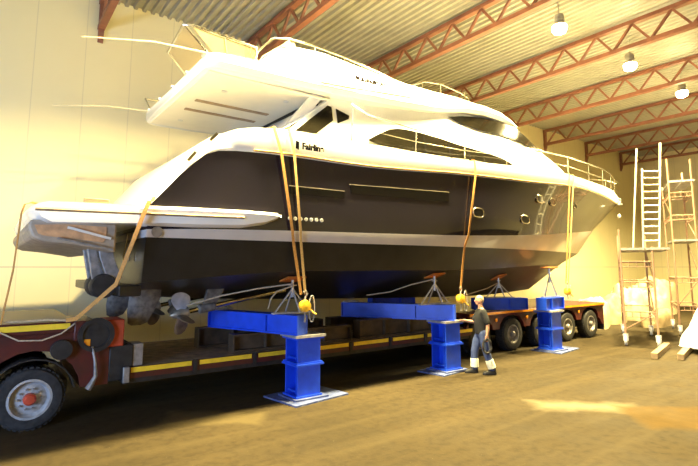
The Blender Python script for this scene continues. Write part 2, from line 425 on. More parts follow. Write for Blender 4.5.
TC = TF(2.32, 6, 17.9, 2.0); TSB = TF(2.55, 7, 19.1, 2.0); TST = TF(2.58, 8, 20.4, 2.1); TN = TF(2.62, 8, 22.84, 2.25); TS = TF(2.60, 8, 22.92, 2.35)
def Ttop(f): return f
ss = [0, .006, .012, .02, .03, .04, .05, .065, .08] + [.1+.9*(i/60) for i in range(61)]
def pt(u, t, z): return (u, YC-t, z)
def crv(ztab, T, s, u0=None):
    a = ztab[0][0] if u0 is None else u0; e = ztab[-1][0]; u = a+(e-a)*s
    return (u, T(u), interp(ztab, u))
def hullrow(s):
    k = crv(ZK, lambda u: 0.0, s, 1.9); c = crv(ZC, TC, s); sb = crv(ZSB, TSB, s); st = crv(ZST, TST, s); n = crv(ZN, TN, s)
    def mid(a, b, f, inn=0.0):
        return (a[0]+(b[0]-a[0])*f, max(0, a[1]+(b[1]-a[1])*f-inn), a[2]+(b[2]-a[2])*f)
    fl = 0.16*min(1, max(0, (s-0.45)/0.35))*(1 if s < 0.9 else (1-s)/0.1)
    half = [k, mid(k, c, .5, 0), c, mid(c, (c[0], c[1]+0.10, c[2]+0.015), 1 if s < .8 else (1-s)/.2), sb, st, mid(st, n, .33, fl), mid(st, n, .66, fl), n]
    return half
rows = []
for s in ss:
    h = hullrow(s)
    rows.append([pt(u, -t, z) for u, t, z in h[::-1]] + [pt(u, t, z) for u, t, z in h[1:]])
hm = [0,0,0,1,2,2,2,2]            # materials from keel up: 2 antifouling, 1 stripe, 0 navy
half = [2,2,2,2,1,0,0,0]
H = MB(); H.grid(rows, rowmat=half[::-1]+half)
r0 = rows[0]
nn = len(r0)
for j in range(nn//2):           # transom skin
    o = len(H.v); H.v += [Vector(r0[j]), Vector(r0[j+1]), Vector(r0[nn-2-j]), Vector(r0[nn-1-j])]
    H.f.append([o, o+1, o+2, o+3] if j < nn//2-1 else [o, o+1, o+3]); H.mi.append((half[::-1])[j])
H.build('hull', [M['navy'], M['stripe'], M['antifoul']], boat, angle=25)

# white bulwark band between the navy topsides and the deck edge, with the side deck
B = MB(); rr = []
for s in ss:
    n = crv(ZN, TN, s); t_ = crv(ZS, TS, s)
    cap = 0.14*min(1, (1-s)*6)
    m1 = (n[0]+(t_[0]-n[0])*.12, n[1]+(t_[1]-n[1])*.12+0.03*min(1, (1-s)*8), n[2]+(t_[2]-n[2])*.12)
    h = [n, m1, t_, (t_[0], max(0, t_[1]-cap), t_[2]+0.01), (t_[0], max(0, t_[1]-cap-.02), t_[2]-0.10), (t_[0], 0, t_[2]-0.08)]
    rr.append([pt(u, t, z) for u, t, z in h] + [pt(u, -t, z) for u, t, z in h[-2::-1]])
B.grid(rr, flip=True)
o = len(B.v)
B.add(rr[0], [tuple(range(len(rr[0])))])
B.build('bulwark', M['gelcoat'], boat, angle=40)
# rubbing strip in steel just above the navy
MB().tube([pt(n[0], n[1]+0.035, n[2]+0.03) for n in [crv(ZN, TN, s) for s in ss[8:-1]]], 0.022, 6).build('rub_rail', M['strapgold'], boat)
MB().tube([pt(n[0], -n[1]-0.035, n[2]+0.03) for n in [crv(ZN, TN, s) for s in ss[8:-1]]], 0.022, 6).build('rub_rail', M['strapgold'], boat)

# stern: transom moulding with stairs, swim platform
S = MB()
rows = []
for t in [2.5, 2.3, 1.6, 0.8, 0, -0.8, -1.6, -2.3, -2.5]:
    b = 0.25 if abs(t) < 2.4 else 0
    rows.append([pt(2.1, t, 3.3), pt(1.94-b*.3, t, 3.36), pt(2.0-b*.3, t, 3.52), pt(2.38-b*.25, t, 3.98), pt(2.80-b*.2, t, 4.54), pt(2.95, t, 4.69), pt(3.3, t, 4.78)])
S.grid(rows, flip=True)
S.add(rows[0], [tuple(range(7))]); S.add(rows[-1], [tuple(range(7))[::-1]])
S.build('transom_moulding', M['gelcoat'], boat, angle=40)
P = MB()
def platrow(t):
    w = 0.10*max(0, (abs(t)-1.6)/1.1)**2
    return [pt(2.0, t, 3.37), pt(0.50+w, t, 3.33), pt(0.40+w, t, 3.30), pt(0.37+w, t, 3.22), pt(0.42+w, t, 3.12), pt(0.55+w, t, 3.05), pt(2.0, t, 3.10)]
tl = [2.72, 2.66, 2.5, 2.1, 1.6, 1.0, 0, -1.0, -1.6, -2.1, -2.5, -2.66, -2.72]
rows = [platrow(t) for t in tl]
P.grid(rows, flip=True); P.add(rows[0], [tuple(range(7))]); P.add(rows[-1], [tuple(range(7))[::-1]])
plat = P.build('swim_platform', M['gelcoat'], boat, angle=40)
# side wings of the platform moulding running forward along the hull
for sg in (1, -1):
    W = MB(); rows = []
    for u, a, zt, zb in [(1.75,.0,3.36,3.06),(2.6,.0,3.385,3.07),(3.4,.0,3.40,3.10),(3.85,-.02,3.40,3.18),(4.08,-.05,3.395,3.27),(4.17,-.11,3.37,3.33)]:
        t0 = TST(u)+0.02
        rows.append([pt(u, sg*(t0-.05), zt), pt(u, sg*(t0+.10+a), zt), pt(u, sg*(t0+.15+a), zt-.05), pt(u, sg*(t0+.13+a), zb+.05), pt(u, sg*(t0-.05), zb)])
    W.grid(rows); W.add(rows[-1], [(0,1,2,3,4)]); W.add(rows[0], [(4,3,2,1,0)])
    W.build('side_wing', M['gelcoat'], boat, angle=50)
    MB().tube([pt(u, sg*(TST(u)+.175), z) for u, z in [(0.45,3.21),(1.0,3.22),(1.75,3.235),(2.6,3.25),(3.4,3.27)]], 0.022, 6).build('fender_strip', M['teak'], boat)
# hollow underside with bare laminate and ribs
U = MB(); U.prism([(x_, YC-2.5, z_) for x_, z_ in [(0.42,3.09),(0.40,2.98),(0.46,2.86),(0.58,2.80),(0.95,2.765),(1.35,2.70),(1.50,2.66),(1.50,3.09)]], (0, 5.0, 0)); U.build('underside_tray', M['tray'], plat, bevel=0.03)
U = MB()
U.prism([(x_, YC-2.512, z_) for x_, z_ in [(0.47,3.02),(0.52,2.90),(0.62,2.87),(1.0,2.84),(1.32,2.80),(1.36,2.86),(1.36,3.03),(0.9,3.045)]], (0, .012, 0)); U.build('recess_panel', M['recess'], plat)
MB().bar((0.86, YC-2.54, 3.0), (1.42, YC-2.54, 2.86), 0.03, 0.035).build('strut', M['unders'], plat)
MB().bar((0.75, YC-2.54, 2.845), (1.45, YC-2.54, 2.70), 0.03, 0.03).build('strut', M['greymetal'], plat)
MB().bb((1.02,YC-2.68,3.35),(1.35,YC-2.60,3.42)).build('cleat', M['teak'], plat, bevel=0.015)
# hydraulic lift arms below the platform
for t in (1.9, 1.5):
    A = MB(); y = YC-t
    A.prism([(1.30,y-.09,3.08),(1.48,y-.09,3.08),(1.60,y-.09,2.55),(1.72,y-.09,2.28),(1.52,y-.09,2.22),(1.38,y-.09,2.60)], (0,.18,0))
    A.prism([(1.18,y-.05,2.86),(1.30,y-.05,2.88),(1.46,y-.05,2.20),(1.32,y-.05,2.18)], (0,.10,0))
    arm = A.build('lift_arm', M['greymetal'], boat, bevel=0.01)
    MB().lathe([(0.05,-.13),(0.17,-.13),(0.19,-.08),(0.19,.10),(0.05,.10)], (1.46, y, 2.16), (0,1,0), 20).build('pivot_drum', M['blackpaint'], arm)
    MB().tube([(1.86,y-.05,3.0),(1.80,y-.05,2.55)], 0.012, 6).build('ladder_tube', M['steel'], arm)
    MB().tube([(1.95,y-.05,3.0),(1.89,y-.05,2.55)], 0.012, 6).build('ladder_tube', M['steel'], arm)
# transom lower block, trim tab
MB().bb((1.62, YC-2.25, 2.0), (1.95, YC+2.25, 2.17)).build('trim_tab', M['antifoul'], boat, bevel=0.02)
MB().lathe([(0.02,0),(0.075,0),(0.085,.02),(0.02,.025)], (2.05, YC-2.57, 2.985), (0,-1,0), 16).build('through_hull_fitting', M['greymetal'], boat)

# rudders, shafts, propellers
for t in (0.95, -0.95):
    y = YC-t
    rud = MB()
    rows = []
    for z, a, e, th in [(2.1,2.06,2.62,.05),(1.9,2.06,2.60,.05),(1.66,2.04,2.50,.045),(1.46,2.06,2.38,.03),(1.42,2.12,2.28,.02)]:
        rows.append([(a,y,z),(a+.1,y-th,z),(e-.12,y-th,z),(e,y,z),(e-.12,y+th,z),(a+.1,y+th,z)])
    rud.grid(rows, closed=True); rud.add(rows[-1], [(0,1,2,3,4,5)]); rud.add(rows[0], [(5,4,3,2,1,0)])
    rud.build('rudder', M['fouled'], boat)
    sh = MB(); sh.tube([(2.93,y,1.58),(5.2,y,1.96)], 0.045, 10); shaft = sh.build('propeller_shaft', M['steel'], boat)
    br = MB(); br.prism([(3.38,y-.04,1.66),(3.62,y-.04,1.66),(3.86,y-.04,2.1),(3.5,y-.04,2.1)], (0,.08,0)); br.lathe([(.05,-.18),(.09,-.15),(.09,.15),(.05,.18)], (3.48,y,1.67), (1,0,.165), 12)
    br.build('shaft_bracket', M['fouled'], boat, bevel=.01)
    pr = MB(); ax = Vector((1,0,.165)).normalized(); cc = Vector((2.98,y,1.585))
    pr.lathe([(0.01,-.2),(.06,-.14),(.095,0),(.095,.14),(.05,.16)], cc, ax, 16)
    prop = pr.build('propeller', M['bronze'], boat)
    e1 = Vector((0,1,0)); e2 = ax.cross(e1)
    for k in range(4):
        th0 = k*PI/2+0.35; bl = MB(); rows = []
        for r_, hw in [(.07,.10),(.16,.20),(.26,.27),(.35,.25),(.41,.14),(.43,.03)]:
            row = []
            for f in (-1,-.5,0,.5,1):
                an = th0 + f*hw*0.55/max(r_,.12)*.5
                row.append(cc + (e1*math.cos(an)+e2*math.sin(an))*r_ + ax*(f*hw*.55))
            rows.append(row)
        bl.slab(rows, ax*0.016)
        bl.build('propeller_blade', M['silver'] if k == 1 else M['bronze'], prop)

# hull details on both sides
def hull_t(u, z):
    s_lo, s_hi = 0.0, 1.0
    best = None
    for i in range(0, 241):
        s = i/240; h = hullrow(s)
        for a, b in zip(h[4:-1], h[5:]):
            if abs(b[2]-a[2]) < 1e-6: continue
            f = (z-a[2])/(b[2]-a[2])
            if 0 <= f <= 1:
                uu = a[0]+(b[0]-a[0])*f; e = abs(uu-u)
                if best is None or e < best[0]: best = (e, a[1]+(b[1]-a[1])*f)
    return best[1] if best else 2.6
def hull_panel(name, m, poly_lo, poly_hi, parent=boat, both=True, th=0.02, off=0.012):
    # surface strip lying on the topsides, lower and upper edges given as (u, z)
    for sg in ((1, -1) if both else (1,)):
        a = [pt(u, sg*(hull_t(u, z)+off), z) for u, z in poly_lo]; b = [pt(u, sg*(hull_t(u, z)+off), z) for u, z in poly_hi]
        mb = MB(); mb.slab([a, b], (0, sg*th, 0)); mb.build(name, m, parent)
def lin(a, b, n): return [(a[0]+(b[0]-a[0])*i/(n-1), a[1]+(b[1]-a[1])*i/(n-1)) for i in range(n)]
hull_panel('hull_window', M['blackwin'], lin((4.35,3.79),(5.58,3.79),6), lin((4.35,3.92),(5.58,3.93),6))
hull_panel('hull_window', M['blackwin'], lin((5.75,3.90),(8.62,3.98),8), lin((5.72,4.08),(8.60,4.19),8))
hull_panel('window_ledge_highlight', M['ledge_highlight'], lin((4.33,3.92),(5.58,3.935),6), lin((4.33,3.936),(5.58,3.95),6))  # thin strips paint the highlight along the top edge of the hull windows
hull_panel('window_ledge_highlight', M['ledge_highlight'], lin((5.70,4.08),(8.62,4.195),8), lin((5.70,4.098),(8.62,4.21),8))
for sg in (1, -1):
    for k in range(7):
        u = 4.36+k*.115
        mb = MB(); t = hull_t(u, 3.33); mb.lathe([(.005,0),(.022,0),(.036,.004),(.036,.014),(.022,.016),(.02,.008),(.005,.008)], pt(u, sg*(t+.004), 3.33), (0,-sg,0), 12)
        mb.build('exhaust_vent', M['paleinset'], boat)
    for (u, z, wd) in [(9.72,3.79,.2),(12.0,3.77,.24),(12.85,4.42,.24),(13.75,4.43,.2),(15.8,4.52,.18)]:
        t = hull_t(u, z); t2 = hull_t(u+.2, z); ang = math.atan2(t2-t, .2)
        mb = MB(); c0 = Vector(pt(u, sg*(t+.008), z)); ex = Vector((math.cos(ang), -sg*math.sin(ang), 0)); nrm = Vector((math.sin(-ang), -sg*math.cos(ang), 0))
        ring = [c0+ex*(wd*math.copysign(abs(math.cos(q))**.6, math.cos(q)))+Vector((0,0,.11*math.copysign(abs(math.sin(q))**.6, math.sin(q)))) for q in [2*PI*j/20 for j in range(20)]]
        mb.tube(ring+[ring[0]], 0.022, 6, caps=False)
        pf = mb.build('porthole', M['steel'], boat)
        MB().prism(ring, nrm*0.012).build('porthole_glass', M['blackwin'], pf)
add_text('Fairline', 0.165, 'lettering', M['lettering'], boat, pt(4.54, 2.70, 4.63), (1,0,0.012), (0,.0,1))
MB().prism([pt(4.40,2.70,4.62),pt(4.47,2.70,4.60),pt(4.475,2.70,4.75),pt(4.405,2.70,4.765)], (0,-.006,0)).build('flag_emblem', M['lettering'], boat)

# deckhouse
def dh_t(u, z):
    base = interp([(4.4,2.14),(10.5,2.14),(12.5,2.04),(14.4,1.80),(16,1.45),(17.6,0.95)], u)
    return base - 0.21*(z-5.0)
ROOF = [(4.4,6.2),(12.4,6.75),(13.0,6.66),(13.6,6.45),(14.25,6.18),(15.0,6.05),(16,5.86),(17,5.62),(17.6,5.42)]
D = MB(); rows = []
us = [4.45,4.9,5.4,6,7,8,9,10,11,12,12.6,13.2,13.8,14.3,14.8,15.4,16,16.6,17.1,17.5]
for u in us:
    zt = interp(ROOF, u); zb = interp(ZS, u)-.15
    if u < 5.7: zt = min(zt, 5.12+(u-4.45)*.80)
    h = [(dh_t(u, zb), zb), (dh_t(u, 5.2), min(5.2, zt)), (dh_t(u, zt)+.02, zt-.06), (dh_t(u, zt)-.10, zt+.01), (dh_t(u, zt)*.5, zt+.06), (0, zt+.07)]
    rows.append([pt(u, t, z) for t, z in h]+[pt(u, -t, z) for t, z in h[-2::-1]])
D.grid(rows, flip=True); D.add(rows[0], [tuple(range(len(rows[0])))]); D.add(rows[-1], [tuple(range(len(rows[-1])))[::-1]])
dh = D.build('deckhouse', M['gelcoat'], boat, angle=40)
def side_window(name, lo, hi, m=None, off=0.014, parent=None):
    us_ = sorted(set([round(lo[0][0]+(lo[-1][0]-lo[0][0])*i/24, 4) for i in range(25)]))
    for sg in (1, -1):
        a = []; b = []
        for u in us_:
            z0 = interp(lo, u); z1 = max(interp(hi, u), z0+.002)
            a.append(pt(u, sg*(dh_t(u, z0)+off), z0)); b.append(pt(u, sg*(dh_t(u, z1)+off), z1))
        mb = MB(); mb.slab([a, b], (0, -sg*0.03, 0)); mb.build(name, m or M['glass'], parent or dh, angle=60)
side_window('side_window', [(6.58,5.25),(6.85,5.19),(7.74,5.17),(9.23,5.22),(10.23,5.27),(11.21,5.25),(12.2,5.33)],
            [(6.58,5.255),(6.99,5.48),(7.46,5.68),(8.01,5.72),(8.92,5.69),(9.67,5.62),(10.85,5.56),(11.61,5.50),(12.2,5.335)])
for u in (8.35, 9.25, 10.0):
    side_window('window_mullion', [(u,5.2),(u+.06,5.2)], [(u,5.66-(u-8)*.03),(u+.06,5.66-(u-8)*.03)], M['blackwin'], .02)
side_window('wheelhouse_window', [(9.5,6.385),(10.0,6.27),(10.9,6.22),(11.9,6.25),(12.7,6.22),(13.4,6.14),(14.1,6.13)],
            [(9.5,6.39),(10.15,6.53),(11.17,6.66),(11.95,6.70),(12.6,6.67),(13.3,6.47),(14.1,6.14)])
# aft saloon windows (set in the raked aft quarter) and their white pillar
def flat_window(name, poly, m, parent, off=0.012, th=0.02):
    for sg in (1, -1):
        mb = MB(); P_ = [pt(u, sg*(dh_t(u, z)+off), z) for u, z in poly]; mb.prism(P_, (0, -sg*th, 0)); mb.build(name, m, parent, smooth=False)
Q = MB()
for sg in (1, -1):
    P_ = [pt(u, sg*(dh_t(u, z)+.0), z) for u, z in [(4.45,5.0),(5.75,6.12),(7.2,6.15),(7.2,5.0)]]
    Q.prism(P_, (0, sg*.25, 0))
Q.build('quarter_panel', M['gelcoat'], dh, smooth=False)
flat_window('saloon_window', [(4.70,5.13),(5.58,5.87),(5.68,5.86),(5.68,5.54),(5.22,5.17)], M['glass'], dh)
flat_window('saloon_window', [(5.80,5.84),(6.14,5.74),(6.11,5.66),(5.80,5.50)], M['glass'], dh)
# front windscreen wrapping across
Fm = MB(); top = []; bot = []
for k in range(-8, 9):
    f = k/8
    top.append(pt(13.25-.75*abs(f)**2.4, f*(dh_t(12.6,6.67)+.0), 6.76-.06*abs(f)))
    bot.append(pt(14.95-.75*abs(f)**2.4, f*(dh_t(14.2,6.17)+.01), 6.18-.03*abs(f)))
Fm.slab([bot, top], (-.03, 0, .02)); Fm.build('windscreen', M['glass'], dh)
# flybridge
FU = [2.90,2.98,3.12,3.3,3.9,4.25,4.7,5.4,6.2,7,8,9,10,11,11.8,12.4,12.8]
TO = [(2.90,2.12),(2.98,2.24),(3.12,2.3),(3.5,2.33),(6,2.30),(9,2.12),(11.5,1.92),(12.8,1.72)]
ZB_ = [(2.72,6.02),(3.3,6.0),(5,6.04),(7,6.15),(9,6.38),(9.8,6.56),(11,6.72),(12,6.75),(12.8,6.69)]
ZT1 = [(2.72,6.26),(5,6.32),(8,6.62),(10,6.90),(11.5,6.98),(12.4,6.86),(12.8,6.74)]
ZT2 = [(2.72,6.27),(3.8,6.30),(4.15,6.62),(4.6,6.92),(5.4,7.0),(7,6.93),(8.6,6.96),(9.6,7.06),(11,7.10),(12,6.96),(12.8,6.76)]
Fb = MB(); rows = []
for u in FU:
    t = interp(TO, u); zb = interp(ZB_, u); z1 = max(interp(ZT1, u), zb+.03); z2 = max(interp(ZT2, u), z1+.012)
    h = [(0, zb+.01), (t-.28, zb+.01), (t-.10, zb), (t, zb+.09*min(1,(z1-zb)/.2)), (t, z1-.04*min(1,(z1-zb)/.2)), (t-.05, z1), (t-.12, z1+.004), (t-.30, z2-.01), (t-.40, z2), (t-.55, z2-.01), (0, z2-(.0 if u > 9 else .02))]
    rows.append([pt(u, a, z) for a, z in h]+[pt(u, -a, z) for a, z in h[-2:0:-1]])
Fb.grid(rows, closed=True, flip=True); Fb.add(rows[0], [tuple(range(len(rows[0])))]); Fb.add(rows[-1], [tuple(range(len(rows[-1])))[::-1]])
fb = Fb.build('flybridge', M['gelcoat'], boat, angle=38)
mb = MB()
mb.bb((2.98, YC-2.0, 5.985), (5.6, YC+2.0, 6.02)); mb.build('ceiling_liner', M['unders'], fb, bevel=.01)
for y in (YC-.35, YC+.35):
    MB().bb((3.3, y-.06, 5.965), (5.0, y+.06, 5.99)).build('awning_slot', M['teak'], fb)
for (u, y) in [(3.6, YC-1.2), (4.9, YC-1.4), (3.5, YC+1.3)]:
    MB().lathe([(.01,0),(.06,0),(.06,-.02),(.01,-.02)], (u, y, 5.985), (0,0,1), 12).build('downlight', M['paleinset'], fb)
for sg in (1,-1):
    MB().tube([pt(u, sg*(interp(TO,u)-.06), interp(ZT1,u)+.012) for u in (3.3,4,4.8,5.6,6.4)], .014, 6).build('trim_line', M['teak'], fb)
    MB().tube([pt(u, sg*(interp(TO,u)+.004), interp(ZT1,u)-.13) for u in (5.2,6,7,7.8)], .008, 6).build('trim_line', M['teak'], fb)
    MB().tube([pt(u, sg*(interp(TO,u)-.002), interp(ZB_,u)+.10) for u in (5.2,6,7,7.8,8.5)], .008, 6).build('trim_line', M['teak'], fb)
add_text('SQUADRON', 0.16, 'lettering', M['lettering'], fb, pt(6.2, 2.19, 6.54), (1,.04,.035), (0,.45,1), bold=0.06)
# supports from the cockpit up to the flybridge
for t in (1.95, -1.95):
    MB().prism([pt(4.25,t,4.85),pt(4.62,t,4.95),pt(5.50,t,6.06),pt(5.22,t,6.06)], (0,.08,0)).build('flybridge_support', M['gelcoat'], fb)
MB().bb((5.35, YC-1.9, 4.6), (5.4, YC+1.9, 6.05)).build('aft_bulkhead', M['glass'], dh)
# seats and consoles on the flybridge
MB().bb((4.9, YC-1.5, 6.9), (6.6, YC-.3, 7.18)).build('settee', M['seat'], fb, bevel=.06)
MB().bb((6.9, YC-1.45, 6.9), (7.6, YC-.2, 7.12)).build('helm_console', M['gelcoat'], fb, bevel=.06)
MB().bb((4.75, YC-1.72, 6.85), (4.95, YC+1.7, 7.22)).build('settee_back', M['seat'], fb, bevel=.05)
# rails: aft mesh screen, side rail, folded radar arch
st = M['steel']
def rail(name, pts, r=.02, parent=boat, m=None): return MB().tube(pts, r, 8).build(name, m or st, parent)
aft = [pt(3.85,2.12,6.62),pt(2.62,2.12,6.70),pt(2.48,2.02,6.72),pt(2.52,0.95,6.60),pt(2.85,-2.12,6.62),pt(3.85,-2.12,6.60)]
ar = rail('aft_rail', aft[:4], .022, fb); rail('port_rail', aft[4:], .022, ar)
for p, b in [((2.50,2.02,6.71),(2.98,2.02,6.27)),((2.53,0.97,6.60),(2.96,0.80,6.27)),((2.86,-2.1,6.62),(3.02,-2.05,6.27)),((3.2,2.12,6.65),(3.25,2.12,6.28)),((3.2,-2.12,6.65),(3.25,-2.12,6.28)),((3.84,2.12,6.62),(3.84,2.12,6.3)),((3.84,-2.12,6.60),(3.84,-2.12,6.3))]:
    rail('rail_post', [pt(*p), pt(*b)], .016, ar)
MB().slab([[pt(2.50,2.0,6.70),pt(2.53,0.97,6.59)],[pt(2.97,2.0,6.28),pt(2.96,0.82,6.28)]], (.006,0,0)).build('mesh_screen', M['mesh'], ar, smooth=False)
MB().slab([[pt(2.60,2.12,6.69),pt(3.84,2.12,6.61)],[pt(3.02,2.12,6.28),pt(3.84,2.12,6.30)]], (0,.006,0)).build('mesh_screen', M['mesh'], ar, smooth=False)
for k in range(5):
    MB().box(pt(2.93, 1.9-k*.95, 6.29), (.12,.07,.05)).build('rail_clamp', M['paleinset'], ar, bevel=.01)
for t0 in (1.75, -1.75):
    rail('side_rail', [pt(3.9,t0,6.35),pt(4.05,t0,6.75),pt(4.35,t0,7.10),pt(4.75,t0,7.22),pt(5.4,t0,7.24),pt(6.2,t0,7.20),pt(7.2,t0,7.08),pt(8.0,t0,6.98)], .022, fb)
    rail('side_rail', [pt(3.98,t0-.1,6.33),pt(4.2,t0-.1,6.72),pt(4.6,t0-.1,7.05),pt(5.2,t0-.1,7.12)], .018, fb)
    for u, z in [(4.75,7.22),(5.4,7.24),(6.2,7.20),(7.2,7.08)]:
        rail('rail_post', [pt(u,t0,z), pt(u,t0,6.9)], .014, fb)
    rail('forward_rail', [pt(8.2,t0*.95,6.98),pt(8.9,t0*.92,7.30),pt(9.6,t0*.88,7.42),pt(10.6,t0*.8,7.42),pt(11.0,t0*.77,7.36),pt(11.05,t0*.77,7.08)], .02, fb)
    for u, z in [(8.9,7.30),(9.6,7.42),(10.6,7.42)]:
        rail('rail_post', [pt(u,t0*.88,z), pt(u,t0*.88,7.0)], .014, fb)
arch = []
ww = MB(); lo = []; hi = []
for k in range(-8, 9):
    f = k/8; lo.append(pt(9.0-1.8*abs(f)**2.2, f*1.72, 7.02)); hi.append(pt(8.6-1.8*abs(f)**2.2, f*1.66, 7.22))
ww.slab([lo, hi], (.012,0,0)); ww.build('wind_deflector', M['mesh'], fb)
# long whip aerials folded out over the stern
for t, z in ((2.05, 6.27), (-2.05, 6.27)):
    a = MB(); dz = -.25 if t > 0 else -.23
    a.tube([pt(3.05,t,z+.03), pt(2.0,t,z-.03), pt(0.92,t,z+dz)], [.02,.014,.008], 6); a.build('whip_aerial', M['alu'], fb)
# side deck rails and pulpit
for sg in (1, -1):
    def sheer_pt(u, dz, inn=.1): return pt(u, sg*max(0.04, TS(u)-inn), interp(ZS, u)+dz)
    hs = [(5.85,.80),(6.3,.66),(7.6,.56),(9.2,.55),(11,.56),(13,.58),(15,.62),(17,.68),(19,.74),(20.8,.78),(22.2,.80),(22.9,.72)]
    rl = rail('guard_rail', [sheer_pt(u, h) for u, h in hs], .018)
    rail('guard_wire', [sheer_pt(u, h*.5) for u, h in hs[1:]], .008, rl)
    for u in (5.87, 7.7, 9.4, 11.2, 13, 15, 17, 19, 20.8, 22.2):
        h = interp(hs, u); rail('stanchion', [sheer_pt(u, h), sheer_pt(u-.04, -.02)], .014, rl)
anc = MB(); anc.bar(pt(22.2,0,5.60), pt(23.05,0,5.52), .12, .06); anc.prism([pt(22.9,.02,5.5),pt(23.12,.02,5.48),pt(22.98,.02,5.22),pt(22.84,.02,5.25)], (0,.04,0)); anc.bar(pt(22.9,-.16,5.28), pt(22.9,.16,5.28), .07, .05)
anc.build('anchor', M['galv'], boat, bevel=.006)
MB().bb((21.6, YC-.2, 5.50), (22.0, YC+.2, 5.72)).build('windlass', M['blackpaint'], boat, bevel=.04)
MB().lathe([(.02,0),(.09,.02),(.11,.08),(.05,.13)], pt(21.55,.52,4.60), (.3,-1,0), 16).build('bow_light', M['paleinset'], boat)
for u in (2.45, 2.8):
    MB().bar(pt(u,2.66,interp(ZS,u)+.02), pt(u+.12,2.66,interp(ZS,u+.12)+.04), .03, .05).build('cleat', M['steel'], boat)
def hull_bottom(u, t):
    best = None
    for i in range(200):
        s = i/199; h = hullrow(s); k, c = h[0], h[2]
        if c[1] < 1e-3: continue
        f = min(1, abs(t)/c[1]); uu = k[0]+(c[0]-k[0])*f; z = k[2]+(c[2]-k[2])*f
        e = abs(uu-u)
        if best is None or e < best[0]: best = (e, z)
    return best[1]

# ------------------------------------------------------------------ low-bed trailer
TN0, TN1 = 8.92, 11.68            # near and far faces
trl = thing('lowbed_trailer', 'maroon heavy low-bed trailer standing under the yacht, yellow tape along its bed', 'trailer', (8, 10.3, 0))
def wheel(x, y, side, r=0.46, rimr=0.285, parent=trl, w=0.32, hub=True):
    # side -1: outer face towards -y
    d = (0, side, 0)
    t = MB(); t.lathe([(rimr,-w),(r*.9,-w),(r*.985,-w+.04),(r,-w*.7),(r,-w*.3),(r*.985,-.04),(r*.93,-.005),(r*.75,.012),(rimr+.015,.0),(rimr,-.02)], (x,y,r), d, 36, caps=False)
    for k in range(36):
        a = 2*PI*k/36
        t.box((x+math.cos(a)*(r-.001), y-side*w*.5, r+math.sin(a)*(r-.001)), (.02, w*.8, .05), Matrix.Rotation(-a, 3, 'Y'))
    o = t.build('wheel', M['rubber'], parent)
    q = MB(); q.lathe([(rimr,-w*.9),(rimr+.012,0),(rimr-.02,.004),(rimr-.035,-.05),(rimr*.80,-.085),(rimr*.45,-.06),(.09,-.055)], (x,y,r), d, 30)
    q.build('rim', M['rim'] if hub else M['greymetal'], o)
    q = MB(); q.lathe([(.09,-.06),(.085,.02),(.06,.05),(.01,.055)], (x,y,r), d, 18); q.build('hub_cap', M['hubred'] if hub else M['greymetal'], o)
    for k in range(10 if r < .47 and side < 0 else 0):
        a = 2*PI*k/10; MB().tube([(x+math.cos(a)*.15, y-side*.065, r+math.sin(a)*.15),(x+math.cos(a)*.15, y-side*.025, r+math.sin(a)*.15)], .016, 6).build('wheel_nut', M['greymetal'], o)
    return o
w0 = wheel(0.66, 9.0, -1)
def rep_wheel(src, x, y, rotz=0):
    c = copy_tree(src, trl); return c
wheel(0.66, 11.65, 1)
# rear axles
for x in (11.15, 12.66, 14.17, 15.68, 17.19):
    wheel(x, 8.93, -1, .475, .27, hub=False)
    wheel(x, 11.65, 1, .475, .27, hub=False)
# gooseneck over the front wheel
G = MB()
def arch_poly(cx, r, x0, x1, zb, zt, n=10):
    p = [(x0, zt), (x0, zb)]
    p += [(cx-r*math.cos(PI*k/n), zb+max(0, (0.52-zb)+r*math.sin(PI*k/n)) if 0 < k < n else zb) for k in range(n+1)]
    p += [(x1, zb), (x1, zt)]
    return p
G.prism([(px, 8.98, pz) for px, pz in arch_poly(.66, .66, -2.4, 1.72, .55, 1.45)], (0, 2.66, 0))
gn = G.build('gooseneck', M['maroon'], trl, angle=30)
MB().bb((-2.4, 8.93, 1.42), (1.18, 11.7, 1.60)).build('gooseneck_deck', M['maroon'], trl, bevel=.015)
MB().bb((-2.4, 8.915, 1.485), (1.12, 8.93, 1.57)).build('marking_strip', M['yellow'], gn)
MB().bb((1.18, 8.93, 1.28), (1.50, 9.3, 1.59)).build('deck_bracket', M['maroon'], gn, bevel=.02)
MB().bb((1.62, 8.95, 1.14), (1.93, 9.5, 1.58)).build('equipment_box', M['redpaint'], trl, bevel=.02)
MB().lathe([(.27,0),(.27,-.05),(.20,-.05),(.20,-.02),(.05,-.02)], (1.50, 8.93, 1.36), (0,1,0), 24).build('hose_reel', M['blackpaint'], trl)
MB().bb((2.02, 9.0, .78), (2.26, 9.35, 1.15)).build('battery_box', M['greymetal'], trl, bevel=.01)
MB().bb((1.33, 8.90, 1.19), (1.42, 8.935, 1.30)).build('marker_lamp', M['amber'], gn, bevel=.008)
MB().bb((1.72, 8.98, .58), (2.1, 11.6, 1.15)).build('neck_step', M['blackpaint'], trl, bevel=.02)
MB().lathe([(.03,0),(.15,.0),(.15,-.1),(.03,-.1)], (1.02, 8.97, 1.17), (0,1,0), 18).build('air_canister', M['blackpaint'], gn)
MB().tube([(1.45,8.9,1.18),(1.5,8.88,.95),(1.52,8.88,.72),(1.47,8.9,.6),(1.42,8.9,.52)], [.018,.022,.03,.045,.05], 8).build('drain_hose', M['greymetal'], gn)
MB().tube([(.21,8.9,1.50),(.45,8.87,1.36),(.75,8.87,1.34),(1.0,8.89,1.42),(1.18,8.9,1.56)], .012, 6).build('air_line', M['rope'], gn)
mg = MB(); rows = []
for k in range(11):
    a = PI*(.06+.88*k/10); rows.append([(.66-math.cos(a)*r_, y, .46+math.sin(a)*r_) for r_, y in ((.58,8.95),(.58,9.3),(.60,9.3),(.60,8.95))])
